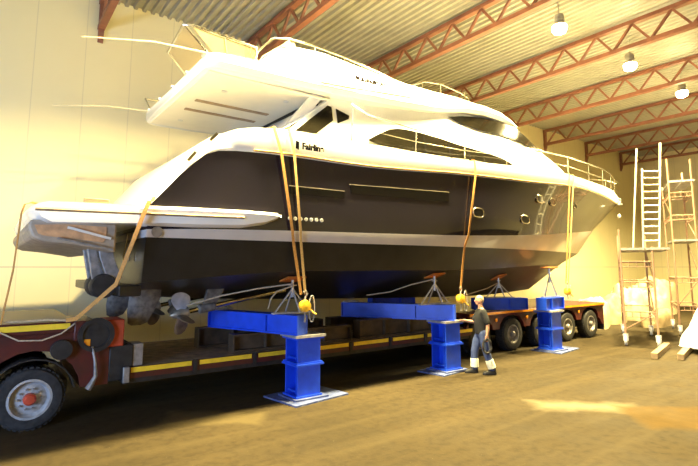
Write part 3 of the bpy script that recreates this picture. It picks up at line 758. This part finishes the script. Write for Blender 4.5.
mg.grid(rows, closed=True); mg.build('mudguard', M['blackpaint'], trl)
MB().bb((.1, 9.5, .4), (1.2, 11.1, .6)).build('axle_beam', M['blackpaint'], trl)
# low bed
MB().bb((1.95, 8.95, .52), (10.9, 11.65, .66)).build('bed_frame', M['blackpaint'], trl)
MB().bb((1.95, 8.93, .60), (10.9, 9.03, .78)).build('side_rave', M['maroon'], trl)
MB().bb((1.95, 11.57, .60), (10.9, 11.67, .78)).build('side_rave', M['maroon'], trl)
for k in range(7):
    MB().bb((2.02, 9.04+k*.362, .66), (10.85, 9.04+k*.362+.352, .785)).build('deck_plank', M['wood'], trl, bevel=.006)
x = 2.06
while x < 10.6:
    MB().bb((x, 8.917, .695), (min(x+1.02, 10.8), 8.93, .775)).build('marking_strip', M['yellow'], trl)
    if x < 9.6: MB().bb((x+1.05, 8.90, .58), (x+1.12, 8.93, .80)).build('lashing_bracket', M['blackpaint'], trl)
    x += 1.17
MB().bb((1.93, 8.86, .55), (2.03, 8.93, .80)).build('corner_bracket', M['greymetal'], trl, bevel=.01)
# rear bogie
bg = MB(); cut = [(10.7, 1.14), (10.7, .72)]
for x in (11.15, 12.66, 14.17, 15.68, 17.19):
    cut += [(x-.60,.66),(x-.56,.80),(x-.40,.97),(x-.15,1.03),(x+.15,1.03),(x+.40,.97),(x+.56,.80),(x+.60,.66)]
cut += [(17.85,.62),(18.05,.40),(18.15,.40),(18.15,1.14)]
bg.prism([(a, 8.96, b) for a, b in cut], (0, .10, 0)); bg.prism([(a, 11.54, b) for a, b in cut], (0, .10, 0))
bg.build('bogie_side', M['maroon'], trl, smooth=False)
MB().bb((10.7, 8.92, 1.04), (18.17, 11.68, 1.17)).build('bogie_deck', M['maroon'], trl, bevel=.01)
MB().bb((10.7, 8.905, 1.10), (18.17, 8.92, 1.165)).build('edge_strip', M['amber'], trl)
MB().bb((10.9, 9.5, .4), (17.8, 11.1, 1.04)).build('chassis_beam', M['blackpaint'], trl)
MB().bb((18.12, 8.98, .20), (18.2, 11.6, 1.04)).build('rear_bumper', M['blackpaint'], trl)
for x in (11.9, 13.4, 14.92, 16.43):
    MB().lathe([(.01,0),(.05,0),(.055,-.02),(.01,-.03)], (x, 8.955, .93), (0,1,0), 12).build('side_lamp', M['amber'], trl)

# steel beams lying on the trailer bed
def ibeam(x0, x1, y, z0, h, label, wd=.26):
    b = MB(); b.bb((x0,y-wd/2,z0),(x1,y+wd/2,z0+.035)); b.bb((x0,y-wd/2,z0+h-.035),(x1,y+wd/2,z0+h)); b.bb((x0,y-.015,z0+.035),(x1,y+.015,z0+h-.035))
    for k in range(1, 4):
        xx = x0+(x1-x0)*k/4; b.bb((xx-.01,y-wd/2+.02,z0+.035),(xx+.01,y+wd/2-.02,z0+h-.035))
    b.bb((x0,y-wd/2,z0+.03),(x0+.02,y+wd/2,z0+h-.03)); b.bb((x1-.02,y-wd/2,z0+.03),(x1,y+wd/2,z0+h-.03))
    return tag(b.build('steel_beam', M['rustbeam'], smooth=False), label, 'beam', 'brown steel beams on the trailer bed')
ibeam(3.98, 6.85, 9.30, .786, .34, 'brown steel beam lying on the trailer bed just behind the nearest blue column')
ibeam(7.10, 10.35, 9.30, .786, .42, 'brown steel beam lying on the trailer bed between the nearest and middle blue columns')
ibeam(3.62, 6.7, 10.25, .786, .405, 'far brown steel beam on the trailer bed under the inner end of the nearest blue crossbeam')
ibeam(7.0, 10.6, 10.35, .786, .405, 'far brown steel beam on the trailer bed under the inner end of the middle blue crossbeam')

# ------------------------------------------------------------------ blue columns, crossbeams and screw props
def column(cx, cy, label, rot=0.0, plate=(.64,.5), shift=(.12,.05)):
    t = thing('support_column', label, 'column', (cx, cy, 0), 'blue support columns')
    def B(z0, z1, nm):
        m = MB(); w = .50; d = .46
        m.bb((cx-w/2,cy-d/2,z0),(cx+w/2,cy-d/2+.03,z1)); m.bb((cx-w/2,cy+d/2-.03,z0),(cx+w/2,cy+d/2,z1)); m.bb((cx-.015,cy-d/2,z0),(cx+.015,cy+d/2,z1))
        o = m.build(nm, M['blue'], t, smooth=False, bevel=.006)
        m = MB(); m.bb((cx-w/2-.05,cy-d/2-.05,z1-.035),(cx+w/2+.05,cy+d/2+.05,z1)); m.bb((cx-w/2-.03,cy-d/2-.03,z0),(cx+w/2+.03,cy+d/2+.03,z0+.03)); m.build('end_plate', M['blue'], o, smooth=False)
        m = MB(); m.tube([(cx-w/2+.03,cy-d/2+.08,z0+.1),(cx-w/2+.03,cy+d/2-.08,z0+.1)], .018, 6); m.tube([(cx-w/2+.03,cy-d/2+.09,z0+.05),(cx-w/2+.03,cy-d/2+.09,z1-.05)], .012, 6); m.build('rung', M['blue'], o)
        return o
    MB().box((cx+shift[0],cy+shift[1],.015),(plate[0]*2,plate[1]*2,.03), Matrix.Rotation(R(8),3,'Z')).build('base_plate', M['scuffed'], t, smooth=False)
    MB().box((cx+.02,cy,.045),(.72,.66,.03)).build('packing_plate', M['scuffed'], t, smooth=False)
    B(.06, .66, 'lower_section'); B(.66, 1.14, 'upper_section')
    MB().bb((cx-.33,cy-.30,1.14),(cx+.33,cy+.30,1.185)).build('cap_plate', M['galv'], t, smooth=False)
    return t
C1 = (4.97, 8.20); C2 = (8.95, 8.20); C3 = (13.55, 8.30)
column(*C1, 'blue steel column nearest the camera, on a wide scuffed plate')
column(*C2, 'blue steel column in the middle, beside the man in the black shirt', plate=(.48,.38), shift=(-.10,.03))
c3 = column(*C3, 'blue steel column farthest away, in front of the rear trailer wheels', plate=(.66,.45), shift=(.25,0))
def xbeam(p0, p1, label, h=.36, w=.30, z0=1.19, grp='blue crossbeams'):
    p0 = Vector((*p0, z0)); p1 = Vector((*p1, z0)); L = (p1-p0).length; d = (p1-p0).normalized(); s = Vector((-d.y, d.x, 0))
    t = thing('cross_beam', label, 'beam', tuple((p0+p1)/2), grp)
    m = MB(); up = Vector((0,0,1))
    for z, th in ((.015,.03),(h-.015,.03)): m.bar(p0+up*z, p1+up*z, w, th)
    m.bar(p0+up*(h/2)-s*.09, p1+up*(h/2)-s*.09, .02, h-.03); m.bar(p0+up*(h/2)+s*.09, p1+up*(h/2)+s*.09, .02, h-.03)
    m.build('box_section', M['blue'], t, smooth=False)
    for f in (0.004, .33, 0.996):
        c = p0+d*(L*f)
        MB().bar(c-d*.012+up*(h/2), c+d*.012+up*(h/2), w+.01, h-.02).build('stiffener', M['blue'], t, smooth=False)
    return t, p0, p1, d, s
b1 = xbeam((4.82,7.98),(3.98,10.26), 'blue crossbeam resting on the nearest column, sloping back towards the stern')
b2 = xbeam((9.05,7.98),(7.50,10.38), 'blue crossbeam resting on the middle column beside the man')
b3 = xbeam((13.12,8.78),(11.72,9.62), 'short thick blue crossbeam lying on the rear trailer deck behind the man', h=.34)
b4 = xbeam((13.05,8.22),(14.25,8.36), 'short blue crossbeam on top of the farthest column', h=.36)
b5 = xbeam((10.55,11.0),(9.1,11.25), 'blue crossbeam behind the middle crossbeam, on the far side of the keel', h=.38)
for x in (9.35, 10.3):
    blk = MB(); blk.bb((x-.2,10.95,.786),(x+.2,11.3,1.189)); tag(blk.build('packing_block', M['rustbeam'], smooth=False, bevel=.01), 'brown packing block under the far blue crossbeam, ' + ('left one' if x < 10 else 'right one'), 'block')
def prop_stand(x, y, z0, label, spread=.42, pad=True, dirv=(1,0)):
    zt = hull_bottom(x, YC-y)-(.03 if pad else .07)
    t = thing('screw_prop', label, 'jack stand', (x, y, z0), 'screw props under the hull')
    dx, dy = Vector(dirv).normalized(); za = z0+(zt-z0)*.72
    MB().bar((x-dx*spread*1.15, y-dy*spread*1.15, z0+.02),(x+dx*spread*1.15, y+dy*spread*1.15, z0+.02), .10, .03).build('foot_bar', M['galv'], t, smooth=False)
    for f, g in ((-1,0),(1,0),(-.25,.12),(.3,-.12)):
        MB().tube([(x+dx*spread*f-dy*g, y+dy*spread*f+dx*g, z0+.03),(x, y, za)], .018, 6).build('leg', M['galv'], t)
    MB().tube([(x,y,za-.25*(zt-z0)),(x,y,zt)], .026, 8).build('screw', M['galv'], t)
    MB().tube([(x-.09,y,za+.06),(x+.09,y,za+.06)], .012, 6).build('handle', M['galv'], t)
    if pad:
        # plywood pad tilted to lie against the bottom
        e = .06; sx = (hull_bottom(x+e, YC-y)-hull_bottom(x-e, YC-y))/(2*e); sy = (hull_bottom(x, YC-y-e)-hull_bottom(x, YC-y+e))/(2*e)
        ex = Vector((1,0,sx)).normalized(); ey = Vector((0,1,sy)); ey = (ey-ex*ey.dot(ex)).normalized(); ez = ex.cross(ey)
        MB().box(Vector((x,y,zt+.012))-ez*.02, (.42,.34,.035), Matrix((ex,ey,ez)).transposed()).build('pad', M['orangepad'], t, bevel=.006)
    return t
bd = b1[3]
prop_stand(4.84, 8.40, 1.55, 'screw prop with orange pad above the nearest blue column', .36, dirv=(1,-.1))
prop_stand(8.78, 8.36, 1.55, 'screw prop with orange pad above the middle blue column', .46)
prop_stand(12.42, 9.20, 1.53, 'screw prop with orange pad on the short crossbeam behind the man', .40, dirv=(.86,-.5))
prop_stand(13.72, 8.32, 1.55, 'screw prop above the farthest blue column', .38)
prop_stand(4.07, 10.02, 1.55, 'short screw prop on the inner end of the nearest crossbeam', .20, False)
prop_stand(7.62, 10.2, 1.55, 'short screw prop on the inner end of the middle crossbeam', .20, False)

# ------------------------------------------------------------------ lashing straps, hoists and ropes
def strap(pts, label, m='strap', wd=.055, nv=(0,-1,0), group='webbing straps'):
    P_ = [Vector(p) for p in pts]; a = MB(); rows = []
    for i, p in enumerate(P_):
        d = (P_[min(i+1,len(P_)-1)]-P_[max(i-1,0)]).normalized(); s = d.cross(Vector(nv)).normalized(); n = s.cross(d).normalized()
        rows.append([p-s*wd/2-n*.004, p+s*wd/2-n*.004, p+s*wd/2+n*.004, p-s*wd/2+n*.004])
    a.grid(rows, closed=True); a.add(rows[0], [(0,1,2,3)]); a.add(rows[-1], [(3,2,1,0)])
    return tag(a.build('lashing_strap', M[m], angle=60), label, 'strap', group)
def hull_side_strap(u0, u1, yb, zb, label, m='strap', wd=.055):
    # over the deck edge, down the topsides, then straight to the hoist below
    z_s = interp(ZS, u0); out = []
    out.append((u0, YC-TS(u0)+.35, z_s+.03)); out.append((u0, YC-TS(u0)-.02, z_s+.03)); out.append((u0, YC-TS(u0)-.04, z_s-.05))
    zn = interp(ZN, u0); f = (z_s-zn)/(z_s-zb); out.append((u0+(u1-u0)*f, YC-TN(u0)-.09, zn+.03))
    zst = interp(ZST, u0); uu = u0+(u1-u0)*(z_s-zst)/(z_s-zb); t_s = hull_t(uu, zst)+.02 if uu < 20 else 0
    tsb = TSB(uu)
    if u0 > 12: return strap(out[:3]+[(u1, yb, zb)], label, m, wd)
    out.append((uu, min(YC-TST(uu)-.06, YC-t_s-.04), zst)); out.append((u0+(u1-u0)*(z_s-2.93)/(z_s-zb), YC-tsb-.06, 2.93))
    out.append((u1, yb, zb))
    return strap(out, label, m, wd)
hull_side_strap(4.0, 4.64, 7.74, 1.95, 'left one of the two orange straps down the hull at the nearest blue column')
hull_side_strap(4.30, 4.73, 7.74, 1.95, 'right one of the two orange straps down the hull at the nearest blue column', 'strapgold', .05)
hull_side_strap(9.58, 9.06, 7.80, 1.90, 'single orange strap down the hull above the man', 'strap', .06)
hull_side_strap(14.75, 14.02, 7.98, 1.95, 'left one of the two orange straps down the bow at the farthest blue column', 'strap', .06)
hull_side_strap(15.05, 14.14, 7.98, 1.95, 'right one of the two orange straps down the bow at the farthest blue column', 'strapgold', .06)
strap([(1.98, 7.72, 3.52),(1.93,7.62,3.44),(1.86,7.49,3.42),(1.78,7.45,3.22),(1.52,7.75,2.2),(1.15,8.6,1.66),(1.05,8.86,1.62)], 'orange strap slanting from the stern quarter down to the trailer', 'strap', .06, (-.6,-.8,0))
strap([(0.60,8.25,3.34),(0.44,8.2,3.365),(0.36,8.2,3.33),(0.33,8.2,3.2),(0.30,8.5,2.4),(0.22,8.95,1.62)], 'orange strap hanging from the outer end of the swim platform', 'strap', .07, (-1,-.2,0))
def hoist(x, y, z, label, hook_to):
    t = thing('chain_hoist', label, 'hoist', (x, y, z), 'yellow chain hoists')
    MB().lathe([(.02,-.07),(.10,-.06),(.115,0),(.10,.06),(.02,.07)], (x,y,z), (0,1,0), 14).build('body', M['hoist'], t)
    MB().tube([(x,y,z+.08),(x+.01,y,z+.17),(x+.05,y,z+.22),(x+.02,y,z+.28),(x-.03,y,z+.25)], .018, 6).build('top_hook', M['greymetal'], t)
    MB().tube([(x,y,z-.09),(x+.01,y,z-.2),(x,y,hook_to)], .016, 6).build('chain', M['greymetal'], t)
    MB().tube([(x+.06,y-.03,z-.02),(x+.16,y-.05,z-.13),(x+.22,y-.05,z-.15)], .013, 6).build('lever', M['hoist'], t)
    lp = [(x+.13+.06*math.sin(2*PI*k/16), y-.04, z-.05+.24*math.cos(2*PI*k/16)) for k in range(17)]
    MB().tube(lp, .008, 6, caps=False).build('hand_chain', M['galv'], t)
hoist(4.72, 7.74, 1.74, 'yellow chain hoist at the foot of the straps by the nearest column', 1.45)
hoist(9.06, 7.80, 1.70, 'yellow chain hoist at the foot of the strap beside the man', 1.42)
hoist(14.08, 7.98, 1.72, 'yellow chain hoist at the foot of the bow straps', 1.5)
def rope(pts, label, r=.014): return tag(MB().tube(pts, r, 6).build('rope', M['rope']), label, 'rope', 'ropes under the hull')
rope([(4.80,8.36,2.12),(4.2,8.6,2.04),(3.6,8.85,1.92),(3.02,9.15,1.74)], 'beige rope from the nearest screw prop to the propellers')
rope([(4.81,8.35,2.08),(4.5,8.42,1.98),(4.38,8.43,1.84),(4.32,8.4,1.66)], 'short loose beige rope end hanging by the nearest screw prop')
rope([(8.72,8.36,2.15),(8.3,8.7,2.02),(7.9,9.0,1.85),(7.65,9.6,1.75)], 'beige rope from the middle screw prop back to the keel')
rope([(12.36,9.18,1.98),(11.6,9.0,1.84),(10.7,8.95,1.70),(9.9,9.3,1.55)], 'beige rope running left from the prop behind the man')
rope([(1.05,8.86,1.62),(.8,8.93,1.64),(.5,8.95,1.63),(.25,8.95,1.64)], 'loose strap tail lying on the front deck of the trailer', .016)

# ------------------------------------------------------------------ scaffold towers and ladder
def scaffold(ox, oy, l, w, L, W, levels, plats, ztop, label, over=0.0, extra=()):
    l = Vector((*l, 0)).normalized(); w = Vector((*w, 0)).normalized(); O = Vector((ox, oy, 0))
    t = thing('scaffold_tower', label, 'scaffold', (ox, oy, 0), 'wheeled scaffold towers')
    cs = [O, O+w*W, O+l*L, O+l*L+w*W]
    for i, c in enumerate(cs):
        MB().tube([c+Vector((0,0,.28)), c+Vector((0,0,ztop[i]))], .034, 8).build('post', M['scaff'], t)
        m = MB(); m.lathe([(.05,-.035),(.145,-.04),(.16,0),(.145,.04),(.05,.035)], c+Vector((0,0,.16)), Vector((.35,-.94,0)), 18); q = m.build('caster', M['caster'], t)
        m = MB(); m.bb(tuple(c+Vector((-.06,-.06,.30))), tuple(c+Vector((.06,.06,.36)))); m.bar(c+Vector((.35,-.94,0))*.06+Vector((0,0,.15)), c+Vector((.35,-.94,0))*.06+Vector((0,0,.34)), .02, .07, (.94,.35,0)); m.bar(c-Vector((.35,-.94,0))*.06+Vector((0,0,.15)), c-Vector((.35,-.94,0))*.06+Vector((0,0,.34)), .02, .07, (.94,.35,0)); m.build('fork', M['caster'], q)
    def R_(a, b, z, r=.022, nm='rail', z2=None): MB().tube([a+Vector((0,0,z)), b+Vector((0,0,z if z2 is None else z2))], r, 6).build(nm, M['scaff'], t)
    for z in levels:
        R_(cs[0], cs[1], z); R_(cs[2], cs[3], z); R_(cs[0], cs[2], z); R_(cs[1], cs[3], z)
        # lattice ledger: second rail and short uprights
        for a, b in ((cs[0], cs[1]), (cs[0], cs[2]), (cs[1], cs[3])):
            R_(a, b, z-.16, .014)
            n = 3 if (b-a).length < 1.2 else 6
            for k in range(1, n+1):
                p = a+(b-a)*(k/(n+1)); MB().tube([p+Vector((0,0,z)), p+Vector((0,0,z-.16))], .011, 5).build('lattice_rod', M['scaff'], t)
    for a, b, z0, z1 in extra:
        R_(cs[a], cs[b], z0, .018, 'brace', z1)
    for z in plats:
        m = MB()
        for k in range(2):
            p = O+w*((W+over)*(.25+.5*k)); m.bar(p+l*-.05+Vector((0,0,z)), p+l*(L+.05)+Vector((0,0,z)), (W+over)*.47, .07)
        m.build('platform', M['plat'], t, smooth=False)
    return t, cs
la = (.90, .43); wa = (.43, -.90)
sc1, cs1 = scaffold(16.36, 7.42, la, wa, 3.0, .88, [1.05, 1.98, 2.62], [3.02], [3.66, 3.1, 3.62, 3.62], 'wheeled scaffold tower in front, with one grey platform and the ladder', .5, [(0,1,.5,1.05),(1,3,.5,2.0),(0,2,2.0,.5),(1,3,2.0,3.0)])
sc2, cs2 = scaffold(20.3, 7.30, (.90,.43), (.43,-.90), 2.3, .72, [1.05, 2.05, 4.35, 5.2], [3.42, 5.62], [6.5, 6.4, 5.75, 6.3], 'taller wheeled scaffold tower behind, with two grey platforms', .1, [(0,1,1.05,2.05),(0,2,4.4,5.3),(1,3,3.5,4.4),(1,3,2.05,3.4)])
L0 = cs1[2]-Vector((.9,.43,0))*.55; 
def ladder():
    t = thing('ladder', 'tall pale aluminium ladder standing on the front scaffold platform', 'ladder', (17.4, 6.9, 3.06))
    a0 = Vector((17.30,7.10,3.06)); b0 = Vector((17.58,6.73,3.06))
    MB().bar(a0, a0+Vector((.28,-.03,2.70)), .055, .03, (1,0,0)).build('stile', M['alu'], t, smooth=False)
    MB().bar(b0, b0+Vector((.62,-.04,3.60)), .06, .035, (1,0,0)).build('stile', M['alu'], t, smooth=False)
    for k in range(11):
        z = .25+k*.235; f = z/2.9
        MB().tube([a0+Vector((.28*z/2.7,-.03*z/2.7,z)), b0+Vector((.62*z/3.6,-.04*z/3.6,z))], .02, 6).build('rung', M['alu'], t)
ladder()
MB_ = MB(); MB_.bar((16.80,7.20,3.06),(17.50,7.16,6.45), .05, .035, (1,0,0))
tag(MB_.build('long_plank', M['alu'], smooth=False), 'single long pale plank standing upright left of the ladder', 'plank')

# ------------------------------------------------------------------ tarpaulin bundles, timber and plastic at the right
from mathutils import noise as mnoise
def bundle(x, y, sx, sy, sz, label, m, seed, rz=0):
    n = 18; na = 48; a = MB(); rows = []
    off = Vector((seed*7.3, seed*3.1, seed*1.7))
    for i in range(n+1):
        th = PI/2*i/n; row = []
        for j in range(na):
            p = 2*PI*j/na
            ex = .6
            cx_ = math.copysign(abs(math.cos(p))**ex, math.cos(p)); cy_ = math.copysign(abs(math.sin(p))**ex, math.sin(p))
            sr = math.sin(th)**.55 if i else 0
            v = Vector((sx/2*cx_*sr, sy/2*cy_*sr, sz*max(0, math.cos(th))**.55 if i < n else 0))
            d = mnoise.noise(v*1.5+off)*.34 + mnoise.noise(v*3.6+off)*.16 + abs(mnoise.noise(v*7+off))*.07
            v = Vector((v.x*(1+.35*d), v.y*(1+.35*d), max(0, v.z*(1+1.1*d))))
            row.append(Vector((x, y, 0))+Matrix.Rotation(rz, 3, 'Z') @ v)
        rows.append(row)
    a.grid(rows, closed=True); a.add(rows[-1], [tuple(range(na))])
    return tag(a.build('tarpaulin_bundle', M[m], angle=70), label, 'bundle', 'tarpaulin bundles along the wall')
bundle(20.35, 10.55, 1.9, 1.3, 1.05, 'cream tarpaulin bundle right behind the trailer tail', 'tarp', 3, .3)
bundle(22.5, 10.9, 1.7, 1.3, 1.1, 'tan lumpy tarpaulin bundle seen through the front scaffold', 'tarp2', 5, .2)
bundle(25.3, 11.2, 3.0, 1.6, 1.35, 'large cream tarpaulin bundle between the two scaffold towers', 'tarp', 8, .2)
bundle(29.2, 11.6, 3.6, 1.8, 1.55, 'cream tarpaulin bundle farthest right along the wall', 'tarp', 11, .2)
bundle(23.0, 9.1, 2.6, .8, .60, 'low tan tarpaulin bundle lying in front of the others', 'tarp2', 14, .1)
for k, (x0, y0, lb) in enumerate([(14.55, 5.90, 'squared timber bearer poking out left of the plastic sheet, the rear one'), (14.95, 5.42, 'squared timber bearer poking out left of the plastic sheet, the front one')]):
    m = MB(); m.bar((x0, y0, .08),(x0+2.3, y0+.55, .08), .16, .16)
    tag(m.build('timber_bearer', M['timber'], smooth=False, bevel=.012), lb, 'timber', 'timber bearers')
rnd = random.Random(4); m = MB(); rows = []
for i in range(15):
    f = i/14; row = []
    for j in range(24):
        p = 2*PI*j/24; rr_ = (1-f)**.75*(1+.13*math.sin(4*p+f*5)+.08*math.sin(9*p-f*7))+.05
        row.append((16.85-.02*f+.66*rr_*math.cos(p), 5.40+.03*f+.60*rr_*math.sin(p), .165+1.2*f**1.1))
    rows.append(row)
m.grid(rows, closed=True); m.add(rows[0], [tuple(range(24))]); m.add(rows[-1], [tuple(range(24))])
tag(m.build('plastic_sheet', M['plasticsheet'], angle=70), 'crumpled white plastic sheet peaked over the timber bearers at the right edge', 'sheet')

# ------------------------------------------------------------------ man
man = thing('person', 'man in black t-shirt and dark blue work trousers with pale shin bands walking left', 'person', (9.40, 7.48, 0))
def shell(mb, name, m, parent, voxel, smooth=4):
    # overlapping closed shells fused into one continuous skin
    me = bpy.data.meshes.new(name); me.from_pydata([tuple(v) for v in mb.v], [], mb.f); me.update()
    import bmesh
    bm = bmesh.new(); bm.from_mesh(me); bmesh.ops.remove_doubles(bm, verts=bm.verts, dist=1e-6); bmesh.ops.recalc_face_normals(bm, faces=bm.faces); bm.to_mesh(me); bm.free()
    o = bpy.data.objects.new(name, me); COL.objects.link(o)
    r = o.modifiers.new('r', 'REMESH'); r.mode = 'VOXEL'; r.voxel_size = voxel; r.adaptivity = 0
    q = o.modifiers.new('s', 'SMOOTH'); q.factor = .5; q.iterations = smooth
    bpy.context.view_layer.update()
    new = bpy.data.meshes.new_from_object(o.evaluated_get(bpy.context.evaluated_depsgraph_get()))
    bpy.data.objects.remove(o)
    for p in new.polygons: p.use_smooth = True
    new.materials.clear(); new.materials.append(m)
    k = bpy.data.objects.new(name, new); COL.objects.link(k); k.parent = parent
    return k
def torso(mb, secs, n=24):
    rows = [[(cx+rx*math.cos(2*PI*j/n), cy+math.copysign(abs(math.sin(2*PI*j/n))**.85, math.sin(2*PI*j/n))*ry, z) for j in range(n)] for z, cx, cy, rx, ry in secs]
    mb.grid(rows, closed=True); mb.add(rows[0], [tuple(range(n))[::-1]]); mb.add(rows[-1], [tuple(range(n))]); return mb
def limb(mb, pts):
    P_ = []; r_ = []
    for (a, ra), (b, rb) in zip(pts[:-1], pts[1:]):
        for k in range(4):
            f = k/4; P_.append(Vector(a).lerp(Vector(b), f)); r_.append(ra+(rb-ra)*f)
    P_.append(Vector(pts[-1][0])); r_.append(pts[-1][1])
    mb.tube(P_, r_, 14)
    mb.ball(P_[0], r_[0]*.98, 7); mb.ball(P_[-1], r_[-1]*.98, 7)
hipL = [((0,.095,.93),.100),((-.02,.105,.72),.080),((-.06,.11,.50),.058),((-.11,.11,.34),.056),((-.19,.11,.11),.038)]
hipR = [((0,-.095,.93),.100),((.10,-.10,.72),.080),((.16,-.10,.50),.058),((.17,-.10,.34),.056),((.17,-.10,.10),.038)]
armL = [((0,.185,1.41),.060),((-.04,.225,1.27),.050),((-.07,.245,1.13),.042),((-.06,.255,1.0),.038),((-.04,.26,.885),.028)]
armR = [((0,-.185,1.41),.060),((.07,-.235,1.27),.050),((.13,-.245,1.15),.042),((.25,-.235,1.165),.037),((.37,-.215,1.19),.027)]
bd_ = MB()
torso(bd_, [(.84,0,0,.09,.13),(.95,0,0,.115,.165),(1.05,.015,0,.120,.155),(1.15,.015,0,.125,.158),(1.28,.01,0,.125,.172),(1.38,0,0,.110,.180),(1.45,0,0,.080,.130),(1.50,.01,0,.055,.065)])
limb(bd_, [((.005,0,1.46),.060),((.035,0,1.60),.056)])
bd_.ball((.042,0,1.672), .1, 12, (.96,.77,1.10)); bd_.ball((.070,0,1.605), .06, 8, (1.0,.90,.80)); bd_.ball((.140,0,1.655), .018, 6, (1.1,.75,1.3)); bd_.ball((.120,0,1.69), .03, 6, (.5,1.6,.35))
for sy in (1, -1): bd_.ball((.035,.078*sy,1.66), .027, 6, (.75,.45,1.2))
for pts in (hipL, hipR, armL, armR): limb(bd_, pts)
for pts, dx in ((hipL, 1), (hipR, 1)):
    a = Vector(pts[-1][0]); limb(bd_, [(a, .038),(a+Vector((.06,0,-.05)),.036),(a+Vector((.16,0,-.075)),.028)])
def hand(wrist, fdir, bend, thumb):
    f = Vector(fdir).normalized(); b = Vector(bend).normalized(); s = f.cross(b).normalized()*thumb
    bd_.box(wrist+f*.048, (.10,.078,.028), Matrix((f, s, b)).transposed())
    for o_, ln in ((.030,.068),(.010,.078),(-.011,.074),(-.031,.058)):
        p0 = wrist+f*.088+s*o_; p1 = p0+(f*.9+b*.35).normalized()*ln*.45; p2 = p1+(f*.45+b*.9).normalized()*ln*.34; p3 = p2+(b*.9-f*.25).normalized()*ln*.28
        bd_.tube([p0-f*.02, p0, p1, p2, p3], [.010,.010,.0095,.009,.008], 8)
    t0 = wrist+f*.025+s*.034; t1 = t0+(f*.55+s*.6+b*.3).normalized()*.034; t2 = t1+(f*.7+b*.7).normalized()*.032
    bd_.tube([t0-s*.01, t0, t1, t2], [.013,.013,.011,.009], 8)
hand(Vector(armL[-1][0]), (.10,.02,-1), (.25,-1,0), 1)
hand(Vector(armR[-1][0]), (1,.10,.02), (0,.25,-1), -1)
body = shell(bd_, 'body', M['skin'], man, .006, 3)
ts = MB()
torso(ts, [(.90,.01,0,.142,.182),(.98,.015,0,.145,.184),(1.05,.022,0,.148,.178),(1.15,.022,0,.150,.180),(1.28,.012,0,.145,.192),(1.38,0,0,.128,.196),(1.44,0,0,.098,.150),(1.485,.008,0,.075,.085)])
limb(ts, [((0,.175,1.41),.078),((-.04,.225,1.27),.072),((-.058,.236,1.19),.070)])
limb(ts, [((0,-.175,1.41),.078),((.07,-.235,1.27),.072),((.10,-.24,1.21),.070)])
shell(ts, 't_shirt', M['shirt'], man, .010, 3)
tr_ = MB()
torso(tr_, [(.80,0,0,.10,.15),(.88,0,0,.128,.172),(.98,.005,0,.130,.172)])
for pts in (hipL, hipR):
    p4 = Vector(pts[3][0]).lerp(Vector(pts[4][0]), .80)
    limb(tr_, [(pts[0][0],.118),(pts[1][0],.104),(pts[2][0],.086),(pts[3][0],.083),(tuple(p4),.086)])
tro = shell(tr_, 'trousers', M['trouser'], man, .010, 3)
ml = man.location
for pts in (hipL, hipR):
    a, b = Vector(pts[3][0]), Vector(pts[4][0]); P_ = [a.lerp(b, f)+ml for f in (.02,.08,.45,.80,.84)]
    MB().tube(P_, [.086,.092,.093,.095,.088], 18).build('reflective_band', M['reflect'], tro)
    c0 = Vector((b.x, b.y, 0)); bt = MB(); rows = []
    for x_, hw, z1 in [(-.075,.03,.10),(-.06,.045,.155),(.0,.050,.16),(.05,.047,.125),(.12,.052,.09),(.19,.048,.075),(.225,.03,.055),(.235,.012,.035)]:
        rows.append([ml+c0+Vector((x_, yy*hw, zz*z1)) for yy, zz in [(-.8,0),(-1,.25),(-.9,.7),(-.5,1),(.5,1),(.9,.7),(1,.25),(.8,0)]])
    bt.grid(rows, closed=True); bt.add(rows[0], [tuple(range(8))]); bt.add(rows[-1], [tuple(range(8))[::-1]])
    bt.build('boot', M['boot'], man, angle=50)
hr = MB(); hb = MB().ball((.036,0,1.680), .1, 16, (1.02,.84,1.09))
keep = [f for f in hb.f if (lambda c: c.z > 1.715+max(0, (c.x-.06))*.35 or (c.x < .0 and c.z > 1.625))(sum((hb.v[i] for i in f), Vector())/len(f))]
hr.v = [v+ml for v in hb.v]; hr.f = keep; hr.mi = [0]*len(keep)
hr.build('hair', M['hair'], man)
for sy in (1,-1): MB().ball(Vector((.127,.030*sy,1.676))+ml, .010, 6).build('eye', M['eye'], man)
MB().ball(Vector((.128,0,1.618))+ml, .02, 6, (.35,1.1,.25)).build('mouth', M['lip'], man)
coil = []
for k in range(73):
    a = 2*PI*k/24; rr_ = .125+.012*math.sin(k*.7)
    coil.append(Vector((-.03+math.sin(a)*rr_*.75, .285+.012*math.sin(k*1.3), .66+math.cos(a)*rr_*1.25)))
man_rot = math.atan2(math.sin(R(36.5)), -math.cos(R(36.5)))
man.rotation_euler.z = man_rot
mr = Matrix.Rotation(man_rot, 3, 'Z')
tag(MB().tube([mr @ p + ml for p in coil], .016, 6).build('cable_coil', M['blackpaint']), 'dark coil of cable hanging from the hand of the man in the black shirt', 'cable')
